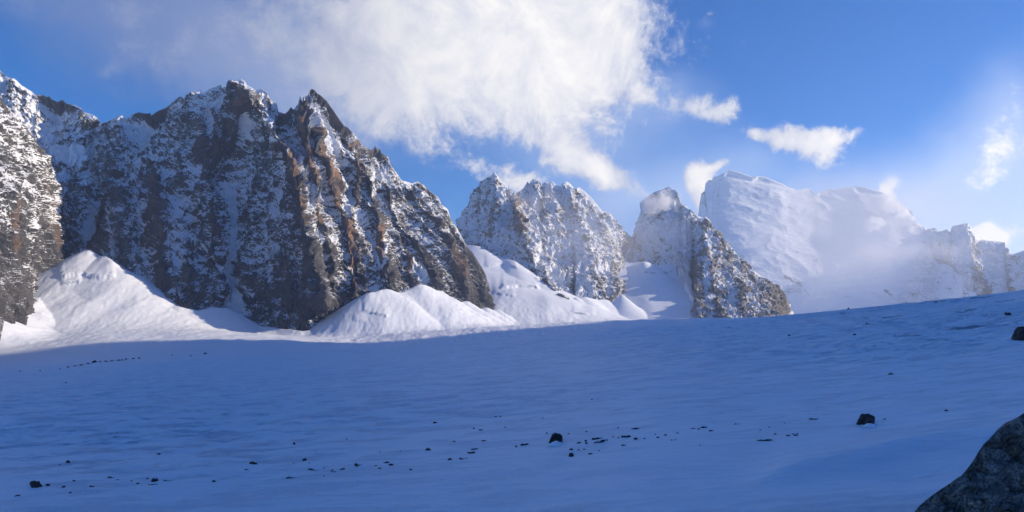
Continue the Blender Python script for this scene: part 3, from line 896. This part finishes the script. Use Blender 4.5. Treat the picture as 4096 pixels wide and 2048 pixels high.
    near_ice = np.zeros_like(ice)
    for x0, y0, x1, y1, wd in ((943, 331, 998, 324, 1.5), (950, 314, 981, 309, 1.0), (966, 299, 997, 296.5, .8), (890, 337, 925, 335, .7), (878, 318, 906, 316, .9),
                               (990, 303, 1018, 299, .6), (920, 303, 950, 301, .6), (1012, 324, 1023, 323, .6), (858, 318, 872, 318, .7), (860, 322, 878, 327, .7),
                               (405, 463, 500, 470, 1.0), (55, 454, 66, 455, 1.2), (85, 452, 140, 448, 0.9)):
        tt = np.clip((U - x0) / (x1 - x0), 0, 1)
        near_ice = np.maximum(near_ice, np.exp(-((PY - y0 - (y1 - y0) * tt - 1.2 * pn(U / 7.0, U * 0 + y0, U * 0)) / wd) ** 2) * smooth(x0 - 3, x0 + 8, U) * smooth(x1 + 3, x1 - 8, U))
    ice = np.maximum(ice, near_ice * (Y < 760) * (PY < 345) * .9)
    dirt = np.zeros_like(U)
    dl = (PY - np.interp(U, [30, 70, 95, 142], [370, 367, 362.5, 358.5]))
    dirt = np.exp(-(dl / 1.2) ** 2) * smooth(52, 80, U) * smooth(146, 125, U) * 0.52
    global GX, GD, GZ
    GX, GD, GZ = xs, ds, Z
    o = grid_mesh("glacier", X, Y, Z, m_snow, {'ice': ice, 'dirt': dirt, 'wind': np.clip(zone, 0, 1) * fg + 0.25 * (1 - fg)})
    return o


tag(build_glacier(), "wide snow covered glacier rising gently to the right, rippled by wind and in blue shade", kind='structure')


# snow around and behind, joined under the glacier sheet
def outer():
    X, Y = np.meshgrid(np.linspace(-7000, 7000, 180), np.linspace(-6000, 9000, 190))
    U = np.clip(CX + F * X / np.maximum(Y, 30), -420, 1500)
    PY = ground_py(U, np.clip(Y, 30, 5200))
    Z = (HY - PY) / F * np.clip(Y, 30, 5200)
    inside = (Y > 15) & (np.abs(X) < Y * 1.3 + 60)
    Z = np.where(inside, Z - 60 - 0.02 * Y, np.clip(Z, -60, 60) - 6)
    Z = np.where(Y < 30, -H - 1.0, Z)
    Z = np.where((Y < 90) & inside, -H - 12, Z)
    return grid_mesh("snowfield", X, Y, Z, m_snow, {'ice': X * 0, 'dirt': X * 0, 'wind': X * 0 + .3})


tag(outer(), "snow plain running on round the glacier", kind='structure')


# ------------------------------------------------------------------ stones
def stone_material(name, dark, light, streak, scale):
    m = bpy.data.materials.new(name)
    m.use_nodes = True
    t = NT(m.node_tree)
    pos = t.n('ShaderNodeNewGeometry').outputs['Position']
    rot = t.n('ShaderNodeVectorRotate', rotation_type='Y_AXIS')
    t.put(rot.inputs['Vector'], pos)
    rot.inputs['Angle'].default_value = math.radians(48)
    lng = t.vm('MULTIPLY', rot.outputs[0], (0.22, 1.0, 1.0))
    n1 = t.noise(pos, 1.2 * scale, 8.0, 0.65)
    n2 = t.noise(lng, 1.5 * scale, 6.0, 0.6, 0.4)
    n3 = t.noise(pos, 7.0 * scale, 6.0, 0.7)
    c = t.mix(t.mr(n1, 0.38, 0.62), dark, light)
    c = t.mix(t.mr(n2, 0.57, 0.64), c, streak)
    c = t.mix(t.mr(n2, 0.44, 0.37, 0, 0.85), c, tuple(x * 0.22 for x in dark[:3]) + (1,))
    c = t.mix(t.mr(n3, 0.53, 0.40, 0, 0.8), c, tuple(x * 0.3 for x in dark[:3]) + (1,))
    b = t.n('ShaderNodeBump')
    b.inputs['Strength'].default_value = 1.0
    b.inputs['Distance'].default_value = 0.12 / scale
    t.put(b.inputs['Height'], t.m('ADD', t.m('MULTIPLY', n3, 1.1), t.m('ADD', n1, t.m('MULTIPLY', n2, 2.2))))
    bs = t.n('ShaderNodeBsdfPrincipled')
    t.put(bs.inputs['Base Color'], c)
    bs.inputs['Roughness'].default_value = 0.8
    bs.inputs['Specular IOR Level'].default_value = 0.3
    t.put(bs.inputs['Normal'], b.outputs[0])
    o = t.n('ShaderNodeOutputMaterial')
    t.t.links.new(bs.outputs[0], o.inputs[0])
    return m


m_stone = stone_material("dark_stone", (0.040, 0.032, 0.030, 1), (0.09, 0.068, 0.058, 1), (0.15, 0.11, 0.09, 1), 1.0)
m_pale = stone_material("pale_stone", (0.16, 0.16, 0.16, 1), (0.3, 0.29, 0.28, 1), (0.3, 0.26, 0.22, 1), 1.0)
m_boulder = stone_material("grey_boulder_rock", (0.14, 0.135, 0.13, 1), (0.36, 0.335, 0.31, 1), (0.52, 0.40, 0.30, 1), 1.2)
m_cap = bpy.data.materials.new("fresh_snow")
m_cap.use_nodes = True
m_cap.node_tree.nodes['Principled BSDF'].inputs['Base Color'].default_value = SNOW
m_cap.node_tree.nodes['Principled BSDF'].inputs['Roughness'].default_value = 0.6

b_top = [(800, 800), (840, 640), (870, 575), (890, 542), (905, 522), (914.4, 512), (919, 506), (926.8, 499), (936.1, 492), (948.5, 484.2), (957.9, 479.5), (967.2, 468.7), (973.4, 460.1), (978, 452.4),
         (982.7, 445.4), (988.9, 439.2), (994.3, 433.4), (996.7, 429.9), (1005, 422.9), (1017.6, 417.4), (1024, 412.8), (1060, 396), (1110, 388), (1160, 400), (1210, 450), (1250, 560), (1290, 760)]
BN2 = [(9.0, .6, 2, .7, True), (3.0, .34, 3, .8, True), (1.0, .17, 4, 1.0, True), (.3, .05, 2, 1.0, True)]
tag(face("boulder", (800, 1290), 0.8, 330, b_top, [(800, 830), (900, 760), (1290, 780)], [(800, 34), (915, 38), (1024, 43), (1290, 46)], [(800, 30), (1024, 31), (1290, 34)],
         [([(1024, 452), (1000, 470), (985, 500), (960, 520), (940, 560)], 16, 26, .8), ([(1024, 490), (1010, 505), (985, 530)], 10, 20, .5), ([(950, 484), (935, 505), (920, 530)], 8, 14, .4)],
         BN2, m_boulder, lambda U, P: U * 0, [], back=9.0, crestkeep=1.2, skirt=(1, 3), facet=2.6),
    "huge grey weathered boulder with tan streaks, close by in the lower right corner", 'boulder')


def ground_at(px, py):
    yc = float(interp(crestline, np.array([px]))[0])
    Yd = 1 / (max(py - yc, 0.4) / (F * H) + 1 / RC)
    i = int(np.clip(np.searchsorted(GD, Yd), 0, len(GD) - 1))
    j = int(np.clip(np.searchsorted(GX, px), 0, len(GX) - 1))
    # walk along the ray of sight to where it meets the rippled snow
    colz = GZ[:, j]
    rowpy = HY - F * colz / GD
    k0 = max(i - 60, 0)
    ok = np.nonzero(rowpy[k0:] <= py)[0]
    i = k0 + int(ok[0]) if len(ok) else i
    Yd = float(GD[i])
    return (px - CX) / F * Yd, Yd, float(colz[i])


def stone_mesh(name, w_, d_, h_, seed, cuts=9, sub=3, blocky=False):
    import bmesh
    r = random.Random(seed)
    bm = bmesh.new()
    bmesh.ops.create_icosphere(bm, subdivisions=sub, radius=1.0)
    ps = []
    for _ in range(cuts):
        v = Vector((r.gauss(0, 1), r.gauss(0, 1), r.gauss(0.25, .7))).normalized()
        ps.append((v, r.uniform(0.55, 0.88)))
    lean = r.uniform(-.3, .3)
    if blocky:
        ps = [(Vector(q).normalized(), o) for q, o in (((1, 0, -.12), .70), ((-1, .1, .25), .66), ((.1, 0, 1), .72), ((0, -1, .1), .65), ((0, 1, 0), .7), ((-.7, -.3, .8), .82), ((.6, -.6, .7), .86))]
        lean = 0.0
        for _ in range(9):
            ps.append((Vector((r.gauss(0, 1), r.gauss(0, 1), r.gauss(.3, .8))).normalized(), r.uniform(.80, .92)))
    for v in bm.verts:
        p = v.co.copy()
        for n, o in ps:
            dd = p.dot(n) - o
            if dd > 0:
                p -= n * dd
        q = p * 3.0 + Vector((seed, 0, 0))
        nz = float(pn(np.array([q.x]), np.array([q.y]), np.array([q.z]))[0])
        p *= 1 + 0.13 * nz + (0.12 * float(pn(np.array([q.x * 2.3]), np.array([q.y * 2.3]), np.array([q.z * 2.3]))[0]) if blocky else 0)
        if blocky:
            p.x = p.x * (1 - 0.22 * p.z) + 0.10 * p.z
            p.z *= 1 - 0.18 * abs(p.x - .2)
        v.co = Vector((p.x * w_ / 1.7 + lean * p.z * w_ * .4, p.y * d_ / 1.7, p.z * h_ * (1.4 if blocky else 1.12)))
    me = bpy.data.meshes.new(name)
    bm.to_mesh(me)
    # snow resting on the flatter tops
    cap = None
    bm.normal_update()
    keep = [f for f in bm.faces if f.normal.z > (0.97 if blocky else 0.7) and f.calc_center_median().z > 0.15 * h_ and (not blocky or f.calc_center_median().x < 0)]
    if keep:
        ks, groups = set(keep), []
        while ks:
            st, grp_ = [ks.pop()], []
            while st:
                f_ = st.pop()
                grp_.append(f_)
                for e_ in f_.edges:
                    for g_ in e_.link_faces:
                        if g_ in ks:
                            ks.remove(g_)
                            st.append(g_)
            groups.append(grp_)
        keep = max(groups, key=len)
        bmesh.ops.delete(bm, geom=[f for f in bm.faces if f not in set(keep)], context='FACES')
        res = bmesh.ops.extrude_face_region(bm, geom=bm.faces[:])
        for g in res['geom']:
            if isinstance(g, bmesh.types.BMVert):
                g.co.z += 0.07 * h_ * (1.0 if not g.is_boundary else 0.2)
                g.co.x *= .96
                g.co.y *= .96
        cap = bpy.data.meshes.new("snow_cap")
        bm.to_mesh(cap)
        cap.materials.append(m_cap)
        for p in cap.polygons:
            p.use_smooth = True
    bm.free()
    return me, cap


G1 = "stones strewn across the glacier"
# x, base row, width, height, label (None: one of the many tiny ones)
stones = [
    (866.9, 425.1, 19, 10, "large dark blocky boulder alone on the snow, largest on the open glacier"),
    (555.7, 443.8, 15.5, 8.2, "dark square boulder with a snow filled hollow in its front, mid glacier"),
    (765.7, 441.8, 13.5, 2.6, "long low dark stone with snow drifted under it, below the large blocky boulder"),
    (1029, 340.5, 22.5, 13, "dark rugged rock cut by the right edge of the photo, above the huge grey boulder"),
    (34.5, 488.2, 12, 6.0, "dark peaked stone with snow banked on its left flank, lower left corner"),
    (47, 486.8, 5, 2.8, "small dark stone just right of the peaked stone in the lower left corner"),
    (315, 470.2, 18.3, 3.0, "long flat dark slab lying on the snow, widest stone of the left half"),
    (291.3, 477.5, 14, 2.6, "low arched stone left of and below the long flat slab"),
    (357.9, 465.6, 10, 3.6, "rounded stone with snow on its front, right of the long flat slab"),
    (334, 472.0, 8, 2.6, "ragged dark stone just right of the long flat slab"),
    (342.5, 470.6, 5, 1.4, "thin sliver of stone touching the ragged one right of the long flat slab"),
    (252.9, 465.2, 9, 2.6, "low arched dark stone beside the blue ice hollow"),
    (154, 482.5, 7.5, 3.8, "dark humped stone with a thin flat sliver just below it, left half of the glacier"),
    (152, 485.0, 9, 1.1, "thin flat sliver of stone right under the dark humped stone"),
    (168, 482.4, 8, 1.8, "low dark stone right of the dark humped stone"),
    (110.3, 479.2, 6, 2.4, "dark stone with a tapering left side, between the lower left stones and the humped one"),
    (67.6, 465.2, 4, 2.6, "small pointed dark stone standing alone above the lower left stones"),
    (294.2, 445.6, 2.6, 2.4, "small pointed stone beside the patch of ruffled ice, left half"),
    (427.4, 451.2, 5.6, 2.2, "small humped stone alone left of the two overlapping stones"),
    (435, 423.4, 4.2, 1.8, "small dark stone farthest up the open snow, left of centre"),
    (472, 454.0, 8, 3.2, "dark pointed stone, lower of the two overlapping stones left of centre"),
    (474.5, 450.6, 8, 1.8, "flat arched stone, upper of the two overlapping stones left of centre"),
    (464, 459.5, 12, 1.6, "long thin stone edge just below the two overlapping stones"),
    (449.7, 460.6, 4, 2.6, "small triangular stone left of the long thin stone edge"),
    (524.3, 446.7, 9, 2.8, "ragged pair-humped stone left of the boulder with the snow filled hollow"),
    (571.6, 456.6, 4.6, 4.2, "small upright stone standing below the boulder with the snow filled hollow"),
    (597.5, 439.6, 10, 2.6, "upper arched stone of the cluster right of the hollowed boulder"),
    (599.5, 443.4, 12, 3.0, "broad lower stone of the cluster right of the hollowed boulder, snow on its front"),
    (605.5, 440.7, 6, 2.0, "small stone at the right end of the cluster right of the hollowed boulder"),
    (579, 444.0, 4.4, 1.6, "small stone between the hollowed boulder and the cluster to its right"),
    (626.3, 437.2, 10, 3.4, "dark slanting stone right of the cluster, with its high end at the left"),
    (636.3, 440.1, 5, 1.8, "small stone just below and right of the dark slanting stone"),
    (635.3, 430.1, 7.5, 2.6, "flat topped stone lying above the dark slanting stone"),
    (693.3, 429.3, 7, 1.5, "low flat stone touching the left of the rounded dark stone"),
    (704.8, 427.7, 7, 2.8, "rounded dark stone between the slanting stone and the large blocky boulder"),
    (711.2, 431.9, 5, 1.2, "small flat stone below and right of the rounded dark stone"),
    (666, 436.9, 4, 1.4, "small stone halfway between the slanting and the rounded dark stone"),
    (788.3, 436.1, 4, 1.2, "small flat stone above the right end of the long low stone"),
    (796.3, 436.4, 5, 1.1, "thin flat stone farthest right of those above the long low stone"),
    (814.6, 420.2, 8.4, 1.9, "low arched stone left of the large blocky boulder"),
    (946.4, 412.2, 4.8, 1.6, "small dark stone on bare snow above and left of the huge grey boulder"),
    (891, 374.5, 4.4, 1.8, "small slanting stone on the upper slope above the large blocky boulder"),
    (854.9, 335.8, 3.0, 1.9, "dark square stone high on the slope near the broken ice"),
    (789.6, 336.0, 3.4, 1.5, "pale grey stone high on the slope, left of the dark square one"),
    (848.8, 309.2, 2.2, 1.5, "dark stone standing on the skyline of the glacier"),
    (1008.8, 315.6, 7, 3.4, "dark stone with a curved right tail, near the right edge above the rugged rock"),
    (936, 302.6, 1.6, 1.2, "tiny dark stone just under the glacier skyline near the right edge"),
    (93.4, 362.6, 5, 2.6, "largest dark stone of the debris line at the far left of the glacier"),
    (204.8, 354.2, 3.2, 1.8, "small dark stone near the foot of the sunlit fans"),
    (65.6, 383.0, 2, 1.2, "tiny dark stone alone below the debris line"),
]
tiny = [("tiny dark stone in the scatter between the lower left stones and the long flat slab", "tiny stones on the left snow",
         [(63.2, 488, 4, 1.4), (59.6, 465.7, 2.4, .8), (69.6, 493.5, 2.6, 1), (17, 496.7, 5, 1), (73.5, 482.8, 4, .8), (91.5, 487.2, 5, 1), (117.3, 480.8, 2.4, .8), (131, 481.8, 2.2, .8), (137.2, 484.8, 3, 1), (147, 479.6, 3, 1),
          (213.3, 482.2, 3.6, 1.4), (246.5, 470.4, 5, .8), (158, 456.4, 4, 1)]),
        ("tiny dark stone between the long flat slab and the hollowed boulder", "tiny stones near the centre",
         [(304.2, 460.7, 4.4, 2), (309, 465, 2, .7), (293, 464, 1.6, .6), (324, 477.4, 2, .8), (357, 468, 2.6, .8), (375.7, 466.5, 2.6, .8), (379.7, 469.5, 4, .9), (386.7, 463, 7, 1), (390.7, 465.5, 5.6, 1.4), (410.5, 471.7, 3.6, 1),
          (454.3, 442.8, 2.8, 1), (473.8, 429, 2.8, 1), (481, 431, 4.4, 1.2), (483.5, 442.6, 5, .8), (496, 417, 3, .8), (400.6, 453.4, 1.6, .6), (379.7, 452.4, 1.6, .6), (346.5, 439.5, 1.8, .7), (316, 452.8, 1.6, .6),
          (516, 447.6, 2.2, 1.8), (500.3, 417.3, 2.4, .8), (505, 428, 2, .7)]),
        ("tiny dark stone in the scatter right of the hollowed boulder", "tiny stones right of centre",
         [(586.2, 442, 3.6, 1.2), (586.4, 444.3, 3.6, 1.2), (571.6, 450.3, 5.6, 1), (590.5, 455, 5, 1), (584.6, 451, 3, .8), (578.6, 451.4, 2.6, .8), (599, 452, 2, .7), (624, 446.6, 5.6, 1), (618.4, 428.3, 2.4, .8), (644.8, 439.3, 3, .9),
          (658.5, 438, 3.6, 1), (678, 433.5, 3, .9), (698.9, 430.3, 3, .8), (735.7, 425.1, 3.2, .9), (739.5, 424.4, 2, .7), (700.3, 445.8, 1.4, .8), (775.4, 435.1, 2.8, .8), (546.8, 434.5, 2.4, .8), (586.5, 432.3, 2.6, .8),
          (542.8, 418.2, 2.2, .7), (556.7, 435.5, 3, .8), (568.6, 435.3, 2, .7), (592, 399.8, 2.2, .7), (613, 438.4, 1.8, .7), (618.5, 438.5, 2.2, .7), (655.5, 436.2, 1.6, .7), (672, 440.5, 2, .7), (675.5, 440.4, 2.2, .7), (785, 423.9, 1.5, .7),
          (769.6, 428.3, 2, .7), (760.9, 431, 2.2, .7), (793.5, 434.8, 2.4, .7), (797.5, 435.2, 2.4, .7), (885, 420.6, 3, .8)]),  # last entry: dark lump added for the shadow hollow beside the blocky boulder
        ("small dark stone in the line of debris at the far left of the glacier", "stones of the debris line",
         [(100, 362.0, 3, 1), (106, 361.6, 3.2, 1.1), (112, 360.8, 2.6, 1), (118.6, 360.6, 3, 1.3), (126, 359.4, 2.6, 1), (133, 359, 3, .9), (139, 358.6, 3, .9), (88, 364, 2.6, 1), (81, 365.4, 3, .9), (74.5, 366.4, 2.6, 1), (68, 367.4, 2.6, .9),
          (60, 369, 2, .8), (122, 360, 2, .9), (40, 371, 2, .8), (20, 371.5, 2, .8), (190.6, 356, 2, .8), (172, 355.4, 1.8, .7)])]
protos = {}
rr = random.Random(3)


def place_stone(px, py, w_, h_, label, group, seed):
    x, Yd, z = ground_at(px, py)
    s = Yd / F
    W, Hh = w_ * s, h_ * s * (1.0 if h_ > 4 else 0.85)
    big = w_ >= 6
    me, cap = stone_mesh("stone", W, max(W * .7, Hh), Hh, seed, sub=4 if w_ > 11 else 3, blocky=(15 < w_ < 22 and h_ > 5))
    me.materials.append(m_pale if label.startswith("pale") else m_stone)
    o = bpy.data.objects.new("boulder" if w_ > 13 and h_ > 5 else "stone", me)
    o.location = (x, Yd + W * .2, z)
    o.rotation_euler = (0, 0, rr.uniform(-.5, .5))
    col.objects.link(o)
    tag(o, label, "boulder" if w_ > 13 and h_ > 5 else "stone", group)
    if big and cap:
        c = bpy.data.objects.new("snow_cap", cap)
        c.parent = o
        col.objects.link(c)
    return o


for i, (px, py, w_, h_, lb) in enumerate(stones):
    place_stone(px, py, w_, h_, lb, G1 if i not in (0, 1, 3) else None, 11 + i * 3)

ANCH = {0: "the large blocky boulder", 1: "the hollowed boulder", 2: "the long low stone under the blocky boulder", 4: "the snow-banked peaked stone", 6: "the long flat slab", 7: "the low arched stone under the slab",
        8: "the rounded stone right of the slab", 11: "the arched stone by the blue hollow", 12: "the dark humped stone", 15: "the tapering stone at lower left", 18: "the lone humped stone",
        20: "the pointed overlapping stone", 24: "the pair-humped stone", 25: "the small upright stone", 27: "the broad cluster stone", 30: "the slanting stone", 34: "the rounded dark stone",
        39: "the low arched stone by the blocky boulder", 47: "the main debris-line stone", 48: "the stone under the sunlit fans", 19: "the far lone stone", 32: "the flat topped stone"}
ORD = ["nearest", "second", "third", "fourth", "fifth", "sixth", "seventh", "eighth", "ninth", "tenth", "eleventh", "twelfth", "thirteenth", "fourteenth", "fifteenth"]
allt = [(q, grp) for lb, grp, lst in tiny for q in lst]
sect = {}
for q, grp in allt:
    k = min(ANCH, key=lambda a_: math.hypot(stones[a_][0] - q[0], 2.0 * (stones[a_][1] - q[1])))
    ddx, ddy = q[0] - stones[k][0], 2.0 * (q[1] - stones[k][1])
    side = ("right" if ddx > 0 else "left") + " of" if abs(ddx) > abs(ddy) else ("below" if ddy > 0 else "above")
    sect.setdefault((k, side), []).append((math.hypot(ddx, ddy), q, grp))
src = []
for (k, side), lst in sect.items():
    for r_, (_, q, grp) in enumerate(sorted(lst, key=lambda e_: e_[0])):
        px, py, w_, h_ = q
        x, Yd, z = ground_at(px, py)
        if len(src) < 9:
            me, cap = stone_mesh("stone", 1, 1, 1, 300 + len(src) * 7, sub=2)
            me.materials.append(m_stone)
            o = bpy.data.objects.new("stone", me)
            src.append(o)
        else:
            o = src[rr.randrange(9)].copy()
        o.location = (x, Yd + .1, z)
        o.rotation_euler = (0, 0, rr.uniform(-.6, .6))
        o.scale = (w_ * Yd / F, w_ * Yd / F * .7, h_ * Yd / F * 1.1)
        col.objects.link(o)
        if len(lst) == 1:
            lb = "tiny dark stone just " + side + " " + ANCH[k]
        else:
            lb = ORD[r_] + (" tiny stone " if r_ == 0 else " nearest tiny stone ") + side + " " + ANCH[k]
        tag(o, lb, "stone", grp)


def drift(px, py, w_, h_, label):
    x, Yd, z = ground_at(px, py)
    s = Yd / F
    u = np.linspace(-1, 1, 40)
    U, V = np.meshgrid(u, u)
    r = np.clip(1 - (U ** 2 + V ** 2), 0, 1)
    hgt = r ** 1.3 * h_ * s * (1 + .25 * pn(U * 2 + px, V * 2, U * 0)) - .05
    o = grid_mesh("snow_drift", x + U * w_ * s / 2, Yd - .3 * s * w_ * .3 + V * w_ * s * .45, z + hgt, m_cap)
    tag(o, label, kind='stuff')


drift(556, 446.2, 17, 4.4, "snow drifted against the front of the hollowed boulder")
drift(869, 426.4, 15, 3.4, "snow drifted against the front of the large blocky boulder")
drift(767, 442.6, 11, 1.6, "snow drifted under the long low dark stone")

# ------------------------------------------------------------------ air
def haze():
    me = bpy.data.meshes.new("haze")
    x0, x1, y0, y1, z0, z1 = -7200, 7200, -6200, 9200, -160, 1260
    v = [(x, y, z) for x in (x0, x1) for y in (y0, y1) for z in (z0, z1)]
    me.from_pydata(v, [], [(0, 1, 3, 2), (4, 6, 7, 5), (0, 4, 5, 1), (2, 3, 7, 6), (0, 2, 6, 4), (1, 5, 7, 3)])
    m = bpy.data.materials.new("haze")
    m.use_nodes = True
    t = NT(m.node_tree)
    p = t.n('ShaderNodeVolumePrincipled')
    p.inputs['Color'].default_value = (0.80, 0.88, 1.0, 1)
    p.inputs['Density'].default_value = 0.00006
    p.inputs['Anisotropy'].default_value = 0.45
    o = t.n('ShaderNodeOutputMaterial')
    t.t.links.new(p.outputs[0], o.inputs['Volume'])
    me.materials.append(m)
    ob = bpy.data.objects.new("haze", me)
    col.objects.link(ob)
    tag(ob, "thin bright haze in the air of the valley", kind='stuff')


haze()


def mist(px, py, Y, rx, ry, depth, dens, nscale, label, rot=0.0, soft=0.35, thr=(0.42, 0.62)):
    me = bpy.data.meshes.new("mist")
    import bmesh
    bm = bmesh.new()
    bmesh.ops.create_icosphere(bm, subdivisions=3, radius=1.0)
    bm.to_mesh(me)
    bm.free()
    m = bpy.data.materials.new("mist")
    m.use_nodes = True
    t = NT(m.node_tree)
    oc = t.n('ShaderNodeTexCoord').outputs['Object']
    pos = t.n('ShaderNodeNewGeometry').outputs['Position']
    nn = t.noise(pos, nscale, 4.0, 0.6)
    r = t.vm('LENGTH', oc, out=1)
    body = t.mr(r, 1.0, soft)
    d = t.mr(t.m('ADD', nn, t.m('MULTIPLY', t.m('SUBTRACT', body, 1.0), 0.35)), thr[0], thr[1])
    p = t.n('ShaderNodeVolumePrincipled')
    p.inputs['Color'].default_value = (0.99, 0.99, 1.0, 1)
    p.inputs['Anisotropy'].default_value = 0.0
    t.put(p.inputs['Density'], t.m('MULTIPLY', d, t.m('MULTIPLY', body, dens)))
    o = t.n('ShaderNodeOutputMaterial')
    t.t.links.new(p.outputs[0], o.inputs['Volume'])
    me.materials.append(m)
    ob = bpy.data.objects.new("mist", me)
    ob.location = world_of(px, py, Y)
    ob.rotation_euler = (0, math.radians(rot), 0)
    ob.scale = (rx / F * Y, depth, ry / F * Y)
    col.objects.link(ob)
    tag(ob, label, kind='stuff')


mist(660, 203, 2860, 40, 28, 120, 0.09, 0.020, "small cloud wrapped round the top of the blunt snowy tower", rot=-10, soft=0.0, thr=(.33, .70))
mist(530, 198, 2700, 62, 34, 120, 0.022, 0.013, "thin warm mist at the notch of the jagged crest", soft=0.0, thr=(.33, .75))
mist(886, 203, 4500, 32, 15, 140, 0.08, 0.012, "bright puff of cloud under the right end of the glaciated summit", rot=15)
mist(874, 224, 4450, 20, 14, 110, 0.08, 0.012, "small bright puff of cloud low on the glaciated mountain")
mist(915, 252, 3900, 130, 34, 300, 0.010, 0.004, "bank of sunlit mist lying between the glaciated mountain and the right ridge", soft=0.0, thr=(.3, .7))
mist(810, 228, 4050, 90, 26, 200, 0.005, 0.005, "veil of thin mist on the face of the glaciated mountain", soft=0.0, thr=(.35, .7))
mist(850, 235, 3450, 280, 105, 550, 0.0021, 0.0016, "wide pale veil of mist filling the head of the valley before the glaciated mountain", soft=0.3, thr=(.25, .75))
mist(600, 235, 2150, 160, 80, 260, 0.0016, 0.004, "pale veil of mist before the two middle peaks", soft=0.2, thr=(.25, .75))
